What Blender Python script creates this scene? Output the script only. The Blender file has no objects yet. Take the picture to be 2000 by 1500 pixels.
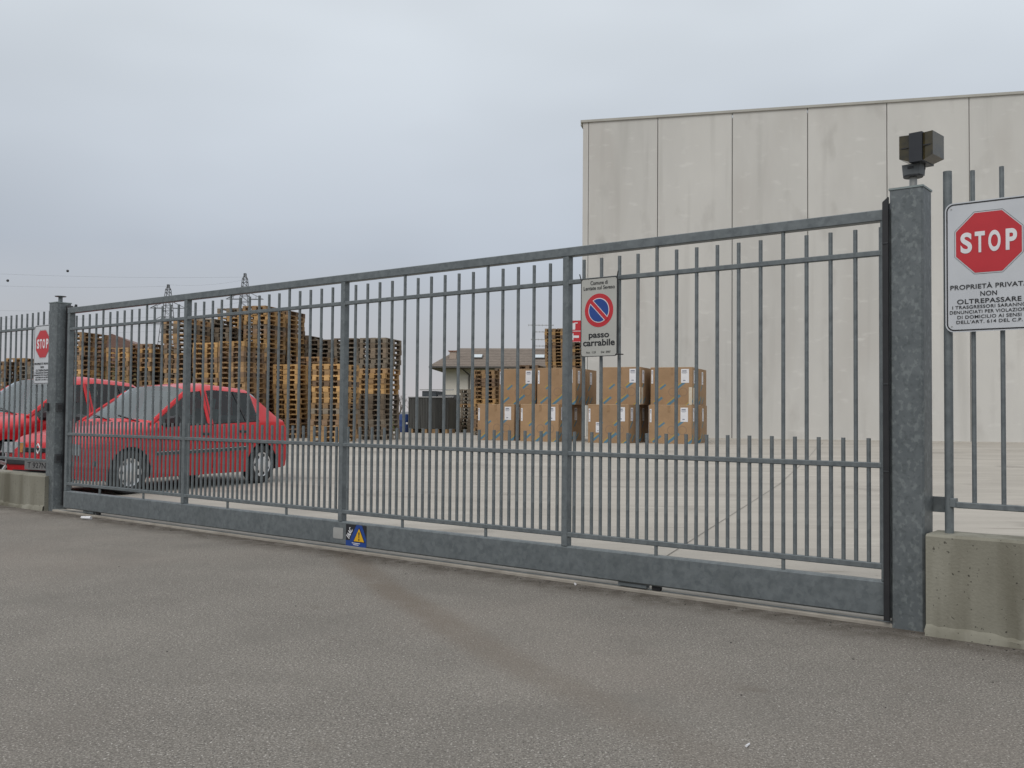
import bpy, bmesh, math, random
import numpy as np
from mathutils import Matrix, Vector
R = math.radians
sc = bpy.context.scene
col = sc.collection

# ------------------------------------------------------------------ camera
cam_d = bpy.data.cameras.new('camera'); cam = bpy.data.objects.new('camera', cam_d); col.objects.link(cam)
cam_d.sensor_width = 36.0; cam_d.lens = 36 * 1892.25 / 2000; cam_d.clip_start = .05; cam_d.clip_end = 3000
EYE = 1.08
cam.matrix_world = Matrix.Translation((0, 0, EYE)) @ Matrix.Rotation(R(90 + 1.7633), 4, 'X') @ Matrix.Rotation(R(.4713), 4, 'Z')
sc.camera = cam

# ------------------------------------------------------------------ sky, sun, exposure
SUN_EL, SUN_AZ = R(48), R(205)      # azimuth the light comes from, clockwise from +Y
w = bpy.data.worlds.new('World'); sc.world = w; w.use_nodes = True
nt = w.node_tree; nt.nodes.clear(); N = nt.nodes.new; LK = nt.links.new
out = N('ShaderNodeOutputWorld'); bg = N('ShaderNodeBackground'); LK(bg.outputs[0], out.inputs[0]); bg.inputs[1].default_value = 1.0
tc = N('ShaderNodeTexCoord'); sep = N('ShaderNodeSeparateXYZ'); LK(tc.outputs['Generated'], sep.inputs[0])
ramp = N('ShaderNodeValToRGB'); LK(sep.outputs[2], ramp.inputs[0])
cr = ramp.color_ramp
cr.elements[0].position = 0.0; cr.elements[0].color = (.47, .45, .455, 1)
cr.elements[1].position = 1.0; cr.elements[1].color = (.95, .98, 1.0, 1)
for ps, c in ((.06, (.44, .45, .475)), (.16, (.42, .46, .52)), (.36, (.585, .63, .675))):
    e = cr.elements.new(ps); e.color = (*c, 1)
mp = N('ShaderNodeMapping'); mp.inputs['Scale'].default_value = (1, 1, 2.6); LK(tc.outputs['Generated'], mp.inputs[0])
nz = N('ShaderNodeTexNoise'); nz.inputs['Scale'].default_value = 1.7; nz.inputs['Detail'].default_value = 3; LK(mp.outputs[0], nz.inputs[0])
mr = N('ShaderNodeMapRange'); mr.inputs[1].default_value = .3; mr.inputs[2].default_value = .7; mr.inputs[3].default_value = .86; mr.inputs[4].default_value = 1.12; LK(nz.outputs[0], mr.inputs[0])
cl = N('ShaderNodeMix'); cl.data_type = 'RGBA'; cl.blend_type = 'MULTIPLY'; cl.inputs[0].default_value = 1
LK(ramp.outputs[0], cl.inputs[6]); LK(mr.outputs[0], cl.inputs[7])
sky = N('ShaderNodeTexSky'); sky.sky_type = 'NISHITA'; sky.sun_disc = False; sky.sun_elevation = SUN_EL; sky.sun_rotation = SUN_AZ; sky.dust_density = 5
sm = N('ShaderNodeMix'); sm.data_type = 'RGBA'; sm.blend_type = 'MULTIPLY'; sm.inputs[0].default_value = 1; sm.inputs[7].default_value = (.08, .08, .08, 1); LK(sky.outputs[0], sm.inputs[6])
mx = N('ShaderNodeMix'); mx.data_type = 'RGBA'; mx.inputs[0].default_value = .9; LK(sm.outputs[2], mx.inputs[6]); LK(cl.outputs[2], mx.inputs[7])
LK(mx.outputs[2], bg.inputs[0])
sd = bpy.data.lights.new('sun', 'SUN'); so = bpy.data.objects.new('sun', sd); col.objects.link(so)
sd.energy = 1.0; sd.angle = R(35); sd.color = (1, .965, .91)
dirv = Vector((math.sin(SUN_AZ) * math.cos(SUN_EL), math.cos(SUN_AZ) * math.cos(SUN_EL), math.sin(SUN_EL)))
so.rotation_euler = dirv.to_track_quat('Z', 'Y').to_euler()
sc.view_settings.view_transform = 'Standard'; sc.view_settings.look = 'None'; sc.view_settings.gamma = 1; sc.view_settings.exposure = 0.2
sc.view_settings.use_curve_mapping = False

# ------------------------------------------------------------------ material helpers
MATS = {}
def mat(name, c1, c2=None, scale=8, rough=.6, metal=0., bump=0., bscale=60, detail=5, spec=.5, stretch=(1, 1, 1), lo=.35, hi=.65, coords='Object', rnd=0.):
    if name in MATS: return MATS[name]
    m = bpy.data.materials.new(name); m.use_nodes = True; t = m.node_tree
    b = t.nodes['Principled BSDF']; b.inputs['Roughness'].default_value = rough; b.inputs['Metallic'].default_value = metal
    b.inputs['Specular IOR Level'].default_value = spec
    MATS[name] = m
    tcn = t.nodes.new('ShaderNodeTexCoord'); mpn = t.nodes.new('ShaderNodeMapping'); mpn.inputs['Scale'].default_value = stretch
    t.links.new(tcn.outputs[coords], mpn.inputs[0])
    if c2 is None:
        c2 = tuple(x * .82 for x in c1)
    n = t.nodes.new('ShaderNodeTexNoise'); n.inputs['Scale'].default_value = scale; n.inputs['Detail'].default_value = detail; n.inputs['Roughness'].default_value = .6
    t.links.new(mpn.outputs[0], n.inputs[0])
    rp = t.nodes.new('ShaderNodeValToRGB'); rp.color_ramp.elements[0].position = lo; rp.color_ramp.elements[1].position = hi
    rp.color_ramp.elements[0].color = (*c1, 1); rp.color_ramp.elements[1].color = (*c2, 1)
    t.links.new(n.outputs[0], rp.inputs[0])
    last = rp.outputs[0]
    if rnd:
        oi = t.nodes.new('ShaderNodeObjectInfo'); mrr = t.nodes.new('ShaderNodeMapRange'); mrr.inputs[3].default_value = 1 - rnd; mrr.inputs[4].default_value = 1 + rnd
        t.links.new(oi.outputs['Random'], mrr.inputs[0])
        mm = t.nodes.new('ShaderNodeMix'); mm.data_type = 'RGBA'; mm.blend_type = 'MULTIPLY'; mm.inputs[0].default_value = 1
        t.links.new(last, mm.inputs[6]); t.links.new(mrr.outputs[0], mm.inputs[7]); last = mm.outputs[2]
    t.links.new(last, b.inputs['Base Color'])
    if bump:
        n2 = t.nodes.new('ShaderNodeTexNoise'); n2.inputs['Scale'].default_value = bscale; n2.inputs['Detail'].default_value = 4
        t.links.new(tcn.outputs[coords], n2.inputs[0])
        bp = t.nodes.new('ShaderNodeBump'); bp.inputs['Strength'].default_value = bump; bp.inputs['Distance'].default_value = .01
        t.links.new(n2.outputs[0], bp.inputs['Height']); t.links.new(bp.outputs[0], b.inputs['Normal'])
    m['col'] = last.node.name
    return m

def nodes_of(m):
    t = m.node_tree; return t, t.nodes['Principled BSDF'], t.nodes[m['col']]
def col_socket(m):
    t, b, n = nodes_of(m); return b.inputs['Base Color'].links[0].from_socket
def layer(m, fac_socket, color, blend='MIX', fac=1.0):
    """mix a colour over the base colour where fac_socket says so"""
    t, b, n = nodes_of(m); prev = col_socket(m)
    mm = t.nodes.new('ShaderNodeMix'); mm.data_type = 'RGBA'; mm.blend_type = blend
    if fac != 1.0:
        k = t.nodes.new('ShaderNodeMath'); k.operation = 'MULTIPLY'; k.inputs[1].default_value = fac; t.links.new(fac_socket, k.inputs[0]); fac_socket = k.outputs[0]
    t.links.new(fac_socket, mm.inputs[0]); t.links.new(prev, mm.inputs[6]); mm.inputs[7].default_value = (*color, 1)
    t.links.new(mm.outputs[2], b.inputs['Base Color'])
def noise_mask(m, scale, lo, hi, stretch=(1, 1, 1), detail=4, coords='Object', loc=(0, 0, 0), kind='noise'):
    t = m.node_tree; a = t.nodes.new('ShaderNodeTexCoord'); b = t.nodes.new('ShaderNodeMapping'); b.inputs['Scale'].default_value = stretch; b.inputs['Location'].default_value = loc
    t.links.new(a.outputs[coords], b.inputs[0])
    if kind == 'noise':
        n = t.nodes.new('ShaderNodeTexNoise'); n.inputs['Scale'].default_value = scale; n.inputs['Detail'].default_value = detail; o = n.outputs[0]
    else:
        n = t.nodes.new('ShaderNodeTexVoronoi'); n.inputs['Scale'].default_value = scale; o = n.outputs['Distance' if kind == 'vdist' else 'Color']
    t.links.new(b.outputs[0], n.inputs[0])
    r = t.nodes.new('ShaderNodeMapRange'); r.inputs[1].default_value = lo; r.inputs[2].default_value = hi; t.links.new(o, r.inputs[0])
    return r.outputs[0]
def math_node(m, op, a, b=None, c=None):
    t = m.node_tree; k = t.nodes.new('ShaderNodeMath'); k.operation = op
    for i, v in enumerate((a, b, c)):
        if v is None: continue
        if isinstance(v, (int, float)): k.inputs[i].default_value = v
        else: t.links.new(v, k.inputs[i])
    return k.outputs[0]

GALV = mat('galvanised', (.112, .128, .136), (.152, .171, .180), scale=16, rough=.5, metal=.25, bump=.08, bscale=40, lo=.38, hi=.62, coords='Object')
layer(GALV, noise_mask(GALV, 38, .25, .9, kind='vcol'), (.22, .243, .246), fac=.32)
layer(GALV, noise_mask(GALV, 3, .5, .75), (.085, .097, .1), fac=.35)
GALVB = mat('galvanised_spangle', (.108, .123, .13), (.147, .164, .171), scale=9, rough=.48, metal=.25, lo=.35, hi=.65)
layer(GALVB, noise_mask(GALVB, 34, .54, .64, detail=2, stretch=(1, 1, .8)), (.23, .255, .255), fac=.5)
layer(GALVB, noise_mask(GALVB, 45, .54, .66, detail=2), (.065, .076, .078), fac=.4)
BLACK = mat('black_rubber', (.012, .012, .014), (.02, .02, .022), rough=.5)
DARK = mat('dark_plastic', (.03, .033, .037), (.045, .048, .052), rough=.5)
WHITE = mat('white_enamel', (.55, .57, .60), (.50, .52, .55), scale=5, rough=.35)
SIGNGREY = mat('reflective_grey', (.43, .43, .40), (.39, .39, .365), scale=4, rough=.5)
RED = mat('sign_red', (.50, .025, .035), (.45, .02, .03), scale=6, rough=.4)
BLUE = mat('sign_blue', (.015, .06, .27), (.012, .05, .23), rough=.4)
YELLOW = mat('sign_yellow', (.72, .42, .01), (.65, .36, .01), rough=.4)
INK = mat('ink_black', (.012, .013, .016), (.016, .017, .02), rough=.5)
PAPER = mat('label_white', (.72, .72, .74), (.66, .66, .69), rough=.6)
CHROME = mat('silver', (.72, .73, .74), (.6, .61, .62), rough=.3, metal=.6)
GREYMET = mat('grey_plate', (.36, .36, .35), (.30, .30, .29), rough=.5)

ASPH = mat('asphalt', (.275, .252, .222), (.228, .208, .184), scale=1.1, rough=.92, bump=.6, bscale=230, spec=.2)
layer(ASPH, noise_mask(ASPH, 150, .0, 1., kind='vcol'), (.05, .047, .043), fac=.5)
layer(ASPH, noise_mask(ASPH, 125, .55, .66, detail=2), (.43, .403, .365), fac=.7)
layer(ASPH, noise_mask(ASPH, 88, .66, .71, detail=1, loc=(2, 9, 0)), (.6, .57, .53), fac=.7)
layer(ASPH, noise_mask(ASPH, 115, .55, .66, detail=2, loc=(7, 3, 0)), (.065, .06, .054), fac=.75)
layer(ASPH, noise_mask(ASPH, .35, .5, .72), (.25, .215, .185), fac=.45)
layer(ASPH, noise_mask(ASPH, 1.6, .52, .75, loc=(3, 8, 0)), (.165, .153, .136), fac=.45)
def asphalt_marks(m):
    t = m.node_tree
    a = t.nodes.new('ShaderNodeTexCoord'); s = t.nodes.new('ShaderNodeSeparateXYZ'); t.links.new(a.outputs['Object'], s.inputs[0])
    x, y = s.outputs[0], s.outputs[1]
    # swept tyre stain: x as a curve of y
    y1 = math_node(m, 'SUBTRACT', y, 5.2)
    cx = math_node(m, 'ADD', math_node(m, 'MULTIPLY', y1, -.44), -.42)
    cx = math_node(m, 'ADD', cx, math_node(m, 'MULTIPLY', math_node(m, 'MULTIPLY', y1, y1), .03))
    wob = noise_mask(m, 1.3, 0, 1); cx = math_node(m, 'ADD', cx, math_node(m, 'MULTIPLY_ADD', wob, .12, -.06))
    d = math_node(m, 'ABSOLUTE', math_node(m, 'SUBTRACT', x, cx))
    r = t.nodes.new('ShaderNodeMapRange'); r.interpolation_type = 'SMOOTHSTEP'; r.inputs[1].default_value = .04; r.inputs[2].default_value = .19; r.inputs[3].default_value = 1; r.inputs[4].default_value = 0
    t.links.new(d, r.inputs[0])
    br = noise_mask(m, 3, .15, .5)
    fade = t.nodes.new('ShaderNodeMapRange'); fade.inputs[1].default_value = 3.0; fade.inputs[2].default_value = 5.6; t.links.new(y, fade.inputs[0])
    f = math_node(m, 'MULTIPLY', math_node(m, 'MULTIPLY', r.outputs[0], br), math_node(m, 'MULTIPLY_ADD', fade.outputs[0], .75, .25))
    layer(m, f, (.15, .118, .09), fac=.52)
    # grime along the gate line (distance in front of the gate)
    g = math_node(m, 'ADD', math_node(m, 'MULTIPLY', x, math.sin(PHI)), math_node(m, 'MULTIPLY', y, math.cos(PHI)))
    g = math_node(m, 'ADD', g, math_node(m, 'MULTIPLY_ADD', noise_mask(m, 2.2, 0, 1), .3, -.15))
    r2 = t.nodes.new('ShaderNodeMapRange'); r2.interpolation_type = 'SMOOTHSTEP'; r2.inputs[1].default_value = GD - .42; r2.inputs[2].default_value = GD - .04; t.links.new(g, r2.inputs[0])
    layer(m, math_node(m, 'MULTIPLY', r2.outputs[0], noise_mask(m, 9, .2, .6)), (.075, .062, .05), fac=.8)

layer(ASPH, noise_mask(ASPH, 2.6, .66, .72, stretch=(1, 1, 1), detail=6, loc=(5, 2, 0)), (.16, .14, .12), fac=.5)
layer(ASPH, noise_mask(ASPH, .8, .56, .7, detail=5, loc=(9, 4, 0)), (.31, .285, .25), fac=.12)
# ------------------------------------------------------------------ gate frame of reference: s along the gate (to the right), o = metres behind its face
PHI, GD, S0, BAY = R(38.1206), 5.1423, -10.0252, 2.13359
GDX = Vector((math.cos(PHI), -math.sin(PHI), 0)); GNX = Vector((math.sin(PHI), math.cos(PHI), 0))
def G(s, o=0., z=0.): return GNX * (GD + o) + GDX * s + Vector((0, 0, z))
asphalt_marks(ASPH)
def gz(y): return min(.30, max(0., .03 * (y - 15)))

# ------------------------------------------------------------------ mesh helpers
class MB:
    def __init__(s): s.v = []; s.f = []; s.m = []
    def add(s, vs, fs, mi=0):
        b = len(s.v); s.v += [tuple(x) for x in vs]; s.f += [tuple(b + i for i in f) for f in fs]; s.m += [mi] * len(fs); return s
    def box(s, c, d, rz=0., mi=0, M=None):
        hx, hy, hz = d[0] / 2, d[1] / 2, d[2] / 2
        vs = [Vector((x, y, z)) for z in (-hz, hz) for x, y in ((-hx, -hy), (hx, -hy), (hx, hy), (-hx, hy))]
        if M is not None: vs = [M @ v for v in vs]
        elif rz: vs = [Matrix.Rotation(rz, 3, 'Z') @ v for v in vs]
        c = Vector(c)
        return s.add([v + c for v in vs], [(3, 2, 1, 0), (4, 5, 6, 7), (0, 1, 5, 4), (1, 2, 6, 5), (2, 3, 7, 6), (3, 0, 4, 7)], mi)
    def prism(s, poly, axis_from, axis_to, mi=0):
        """poly: list of 3D points; extruded by axis_to-axis_from"""
        n = len(poly); d = Vector(axis_to) - Vector(axis_from)
        a = [Vector(p) for p in poly]; b = [p + d for p in a]
        return s.add(a + b, [tuple(range(n))[::-1], tuple(range(n, 2 * n))] + [(i, (i + 1) % n, n + (i + 1) % n, n + i) for i in range(n)], mi)
    def beam(s, p0, p1, w, h, ch=.004, up=(0, 0, 1), mi=0):
        """chamfered rectangular bar; w across, h along up"""
        p0, p1 = Vector(p0), Vector(p1); d = (p1 - p0).normalized(); u = Vector(up); u = (u - d * u.dot(d)).normalized(); x = d.cross(u)
        a, b = w / 2, h / 2
        pr = [(-a + ch, -b), (a - ch, -b), (a, -b + ch), (a, b - ch), (a - ch, b), (-a + ch, b), (-a, b - ch), (-a, -b + ch)]
        return s.prism([p0 + x * q + u * r for q, r in pr], p0, p1, mi)
    def tube(s, p0, p1, r0, r1=None, n=12, mi=0):
        p0, p1 = Vector(p0), Vector(p1); r1 = r0 if r1 is None else r1; d = (p1 - p0).normalized()
        u = d.orthogonal().normalized(); v = d.cross(u)
        ring = [(math.cos(2 * math.pi * i / n), math.sin(2 * math.pi * i / n)) for i in range(n)]
        vs = [p0 + (u * c + v * t) * r0 for c, t in ring] + [p1 + (u * c + v * t) * r1 for c, t in ring]
        return s.add(vs, [tuple(range(n))[::-1], tuple(range(n, 2 * n))] + [(i, (i + 1) % n, n + (i + 1) % n, n + i) for i in range(n)], mi)
    def lathe(s, prof, n=32, axis='Y', c=(0, 0, 0), mi=0):
        """prof: (radius, along axis)"""
        vs = []; c = Vector(c)
        for r, a in prof:
            for i in range(n):
                t = 2 * math.pi * i / n; p, q = r * math.cos(t), r * math.sin(t)
                vs.append(c + (Vector((p, a, q)) if axis == 'Y' else Vector((p, q, a))))
        k = len(prof)
        fs = [(j * n + i, j * n + (i + 1) % n, (j + 1) * n + (i + 1) % n, (j + 1) * n + i) for j in range(k - 1) for i in range(n)]
        return s.add(vs, fs, mi)
    def mesh(s, name, mats, smooth=False, angle=None):
        me = bpy.data.meshes.new(name); me.from_pydata(s.v, [], s.f)
        for m in (mats if isinstance(mats, (list, tuple)) else [mats]): me.materials.append(m)
        me.polygons.foreach_set('material_index', s.m)
        bm = bmesh.new(); bm.from_mesh(me); bmesh.ops.recalc_face_normals(bm, faces=bm.faces)
        if smooth:
            for f in bm.faces: f.smooth = True
            if angle:
                for e in bm.edges:
                    if len(e.link_faces) == 2 and e.calc_face_angle(0) > angle: e.smooth = False
        bm.to_mesh(me); bm.free(); me.update()
        return me
    def build(s, name, mats, parent=None, smooth=False, angle=R(40), loc=None, rz=None):
        return link(name, s.mesh(name, mats, smooth, angle), parent, loc, rz)
def link(name, data, parent=None, loc=None, rz=None):
    o = bpy.data.objects.new(name, data); col.objects.link(o)
    if parent is not None: o.parent = parent
    if loc is not None: o.location = loc
    if rz is not None: o.rotation_euler = (0, 0, rz)
    return o
def empty(name, loc=(0, 0, 0), rz=0.):
    o = bpy.data.objects.new(name, None); o.empty_display_size = .2; col.objects.link(o); o.location = loc; o.rotation_euler = (0, 0, rz); return o
def tag(o, label=None, cat=None, group=None, kind=None):
    if label: o['label'] = label
    if cat: o['category'] = cat
    if group: o['group'] = group
    if kind: o['kind'] = kind
    return o
def text(body, w_fit, loc, parent, m, name='lettering', size=.1, bold=0., hscale=None, ext=.0006, shear=0., roty=0., spacing=1.0):
    """flat lettering in the local XZ plane facing -Y; fitted to a width (and a height when hscale is given)"""
    c = bpy.data.curves.new(name, 'FONT'); c.body = body; c.size = size; c.align_x = 'CENTER'; c.align_y = 'CENTER'; c.offset = bold; c.extrude = ext; c.shear = shear; c.space_character = spacing
    c.materials.append(m)
    t_ = bpy.data.objects.new(name, c); col.objects.link(t_)
    bpy.context.view_layer.update()
    d = t_.dimensions.copy()
    me = bpy.data.meshes.new_from_object(t_.evaluated_get(bpy.context.evaluated_depsgraph_get())); bpy.data.objects.remove(t_); bpy.data.curves.remove(c)
    me.name = name
    if not me.materials: me.materials.append(m)
    o = bpy.data.objects.new(name, me); col.objects.link(o)
    sx = w_fit / max(d.x, 1e-6); sy = (hscale / max(d.y, 1e-6)) if hscale else sx
    o.parent = parent; o.location = loc
    o.scale = (sx, sy, 1); o.rotation_euler = (R(90), roty, 0)
    return o
def rounded(w, h, r, n=6):
    pts = []
    for cx, cz, a0 in ((w / 2 - r, h / 2 - r, 0), (-w / 2 + r, h / 2 - r, 90), (-w / 2 + r, -h / 2 + r, 180), (w / 2 - r, -h / 2 + r, 270)):
        for i in range(n + 1):
            a = R(a0 + 90 * i / n); pts.append((cx + r * math.cos(a), cz + r * math.sin(a)))
    return pts
def plate(pts, y0, y1): return MB().prism([(x, y0, z) for x, z in pts], (0, y0, 0), (0, y1, 0))
def frame_strip(pts, t, y0, y1):
    """closed outline band of width t"""
    n = len(pts); c = Vector((sum(p[0] for p in pts) / n, sum(p[1] for p in pts) / n)); inn = []
    for i in range(n):
        a, p, b = Vector(pts[i - 1]), Vector(pts[i]), Vector(pts[(i + 1) % n])
        d1 = (p - a); d2 = (b - p); nn = Vector((0., 0.))
        for d in (d1, d2):
            if d.length > 1e-6: nn += Vector((-d.y, d.x)).normalized()
        nn.normalize(); inn.append(p + nn * t)
    mb = MB(); V = [(p[0], y0, p[1]) for p in pts] + [(p.x, y0, p.y) for p in inn] + [(p[0], y1, p[1]) for p in pts] + [(p.x, y1, p.y) for p in inn]
    fs = []
    for i in range(n):
        j = (i + 1) % n
        fs += [(i, j, n + j, n + i), (2 * n + j, 2 * n + i, 3 * n + i, 3 * n + j), (i, 2 * n + i, 2 * n + j, j), (n + i, n + j, 3 * n + j, 3 * n + i)]
    return mb.add(V, fs)

# ------------------------------------------------------------------ setting: terrain, road, yard
rnd = random.Random(7)
GRASS = mat('rough_grass', (.07, .085, .03), (.11, .105, .055), scale=.8, rough=.95, bump=.5, bscale=9)
xs = [-900, -300, -120, -60, 0, 60, 120, 300, 900]; ys = [-300, -60, 0, 15, 25, 60, 120, 300, 900, 1800]
mb = MB(); mb.add([(x, y, gz(y) - .03) for y in ys for x in xs], [(j * 9 + i, j * 9 + i + 1, j * 9 + 10 + i, j * 9 + 9 + i) for j in range(len(ys) - 1) for i in range(8)])
tag(mb.build('ground', GRASS), kind='structure')
p = [G(-60, .0), G(40, .0), G(40, -60), G(-60, -60)]
road = MB().add([(q.x, q.y, .0) for q in p], [(0, 1, 2, 3)]).build('road', ASPH); tag(road, kind='structure')

YARD = mat('yard_concrete', (.42, .388, .343), (.35, .322, .284), scale=.55, rough=.85, bump=.15, bscale=40, spec=.3, stretch=(.5, 1.6, 1))
layer(YARD, noise_mask(YARD, .9, .48, .7, stretch=(.35, 2.2, 1), loc=(4, 1, 0)), (.27, .249, .218), fac=.38)
layer(YARD, noise_mask(YARD, 2.6, .55, .75, stretch=(.3, 2, 1)), (.5, .465, .415), fac=.5)
layer(YARD, noise_mask(YARD, .7, .62, .7, loc=(11, 5, 0)), (.22, .2, .175), fac=.5)
layer(YARD, noise_mask(YARD, 5, .68, .72, stretch=(.15, 1.5, 1), detail=2, loc=(1, 3, 0)), (.2, .18, .155), fac=.45)
layer(YARD, noise_mask(YARD, 14, .66, .74, detail=2), (.16, .14, .12), fac=.35)
JOINT = mat('joint_filler', (.2, .185, .165), (.15, .14, .125), rough=.9)
mb = MB()
ysl = [-2, 15, 25, 48]
def yard_edge(y):      # x of the gate line at a given y (behind the gate face by 2 cm)
    return (GD + .02 - y * math.cos(PHI)) / math.sin(PHI)
Y = [0.5, 5.0, 10.23, 15, 20, 25, 40]
vs = []; fs = []
for y in Y:
    xl = max(yard_edge(y), -26.); z = gz(y) + .012
    vs += [(xl, y, z), (42, y, z)]
for i in range(len(Y) - 1): fs.append((2 * i, 2 * i + 1, 2 * i + 3, 2 * i + 2))
n0 = len(vs)
for i, y in enumerate(Y): vs.append((vs[2 * i][0], y, gz(y) - .05))      # slab edge
for i in range(len(Y) - 1): fs.append((2 * i, 2 * i + 2, n0 + i + 1, n0 + i))
yard = MB().add(vs, fs).build('yard', YARD); tag(yard, kind='structure')
JOINTS = (((1.0, 6.9), (6.25, 20.5)), ((-12.5, 19.3), (14.0, 12.7)), ((6.25, 20.5), (9.0, 28.0)))
WPSI = R(14); WDX = Vector((math.cos(WPSI), -math.sin(WPSI), 0)); WNX = Vector((math.sin(WPSI), math.cos(WPSI), 0)); WC = Vector((2.39, 33., 0))
for k, (a, b) in enumerate((JOINTS)):
    d = (Vector(b) - Vector(a)); q = Vector((-d.y, d.x)).normalized() * .004; st = 8
    vv = []
    for i in range(st + 1):
        c = Vector(a) + d * i / st
        for sg in (-1, 1): e = c + q * sg; vv.append((e.x, e.y, gz(e.y) + .016))
    MB().add(vv, [(2 * i, 2 * i + 1, 2 * i + 3, 2 * i + 2) for i in range(st)]).build('expansion_joint', JOINT, yard)
# concrete sill and steel running rail under the gate
sill = MB().beam(G(-11.2, .06, .006), G(-.9, .06, .006), .11, .024, .004).build('gate_sill', mat('sill_concrete', (.36, .33, .285), (.26, .235, .2), scale=5, rough=.9)); tag(sill, kind='structure')
tag(MB().tube(G(-10.2, .045, .012), G(-1.45, .045, .012), .011, n=8).build('running_rail', GALV, sill))

# ------------------------------------------------------------------ sliding gate
gate = empty('sliding_gate', G(0, 0, 0), -PHI)
tag(gate, 'long galvanised steel sliding gate of vertical round bars across the yard entrance', 'gate')
TOPZ, BOTZ = 2.1625, .05
E0, E1 = S0, -1.5545
MB().beam((E0, .03, TOPZ - .029), (E1, .03, TOPZ - .029), .06, .058, .004).build('top_rail', GALV, gate)
MB().beam((E0, .032, (.233 + BOTZ) / 2), (E1, .032, (.233 + BOTZ) / 2), .064, .183, .009).build('bottom_beam', GALV, gate)
PW = .046
post_x = [E0 + PW / 2] + [S0 + BAY * i + PW / 2 for i in (1, 2, 3)] + [E1 - PW / 2]
pm = MB().beam((0, 0, .2335), (0, 0, TOPZ - .0585), PW, .056, .004, up=(0, 1, 0)).mesh('post', GALV)
for x in post_x: link('post', pm, gate, (x, .0285, 0))
for nm, zt, h in (('upper_rail', 1.951, .029), ('middle_rail', .842, .029), ('lower_rail', .322, .031)):
    for i in range(4):
        a, b = post_x[i] + PW / 2, post_x[i + 1] - PW / 2
        MB().beam((a, .0185, zt - h / 2), (b, .0185, zt - h / 2), .029, h, .004).build(nm, GALV, gate)
bar = MB().tube((0, 0, .3), (0, 0, 2.073), .0112, n=10).mesh('bar', GALV, True, R(50))
stub = MB().tube((0, 0, .2325), (0, 0, 2.106), .0112, n=10).mesh('bar', GALV, True, R(50))
short = MB().tube((0, 0, .3), (0, 0, .968), .0112, n=10).mesh('bar', GALV, True, R(50))
for i in range(4):
    x0 = S0 + BAY * i + PW / 2; st = BAY / 16
    for k in range(1, 16): link('full_height_bar' if k in (5, 11) else 'bar', stub if k in (5, 11) else bar, gate, (x0 + st * k, .0185, 0))
    for k in range(16):
        xx = x0 + st * (k + .5)
        if xx < E1 - .03: link('short_bar', short, gate, (xx, .0185, 0))
# wheel carriages under the beam and the hanging rubber end stop
for x in (-9.55, -3.1):
    c = MB().box((x, .036, .037), (.2, .04, .02)).build('wheel_carriage', GALV, gate)
    MB().lathe([(.0, -.012), (.03, -.012), (.034, 0), (.03, .012), (0, .012)], 16, c=(x + .16, .04, .036)).build('wheel', BLACK, c, True)
pl = plate(rounded(.112, .085, .012), -.004, .001).build('cover_plate', GREYMET, gate, loc=(-5.745, 0, .139))
# automation sticker
stk = empty('warning_sticker', G(-5.542, -.0012, .1355), -PHI)
tag(stk, 'black and blue warning sticker with yellow exclamation triangle on the gate beam', 'sticker')
MB().box((0, -.0004, 0), (.228, .0008, .165)).build('backing', INK, stk)
MB().box((0, -.0012, -.062), (.228, .0008, .041)).build('blue_strip', BLUE, stk)
plate([(.004, .082), (.064, .082), (.1135, -.02), (.1135, -.0415), (-.072, -.0415)], -.0016, -.0008).build('blue_chevron', BLUE, stk)
plate([(-.032, -.048), (.1, -.048), (.036, .066)], -.0026, -.0018).build('triangle_border', INK, stk)
tr = plate([(-.023, -.043), (.091, -.043), (.035, .056)], -.0036, -.0028).build('yellow_triangle', YELLOW, stk)
plate([(.028, .028), (.042, .028), (.0375, -.018), (.0325, -.018)], -.0046, -.0038).build('exclamation_stroke', INK, tr)
MB().box((.035, -.0042, -.029), (.012, .0008, .012)).build('exclamation_dot', INK, tr)
text('FAAC', .085, (-.071, -.0024, .012), stk, PAPER, size=.04, bold=.001, hscale=.042, roty=R(-62), shear=.25)
for z, w_ in ((-.058, .09), (-.07, .06)): MB().box((.0, -.002, z), (w_, .0008, .005)).build('small_print', PAPER, stk)

# ------------------------------------------------------------------ pillars
def pillar(s0, name, label, z1, flip):
    r = empty(name, G(s0 + .0825, .0825, 0), -PHI); tag(r, label, 'gate pillar', 'galvanised gate pillars')
    MB().beam((0, 0, -.02), (0, 0, z1), .165, .165, .010, up=(0, 1, 0)).build('shaft', GALVB, r)
    MB().beam((0, 0, z1 + .001), (0, 0, z1 + .011), .173, .173, .003, up=(0, 1, 0)).build('cap', mat('cap_plate', (.25, .29, .285), (.2, .235, .235), rough=.4, metal=.3), r)
    return r
pr = pillar(-1.552, 'gate_pillar', 'square galvanised gate pillar carrying the flashing lamp', 2.255, 0)
pl_ = pillar(-10.429, 'gate_pillar', 'square galvanised gate pillar with round flanged stub on its cap, beside the red cars', 2.235, 1)
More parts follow.
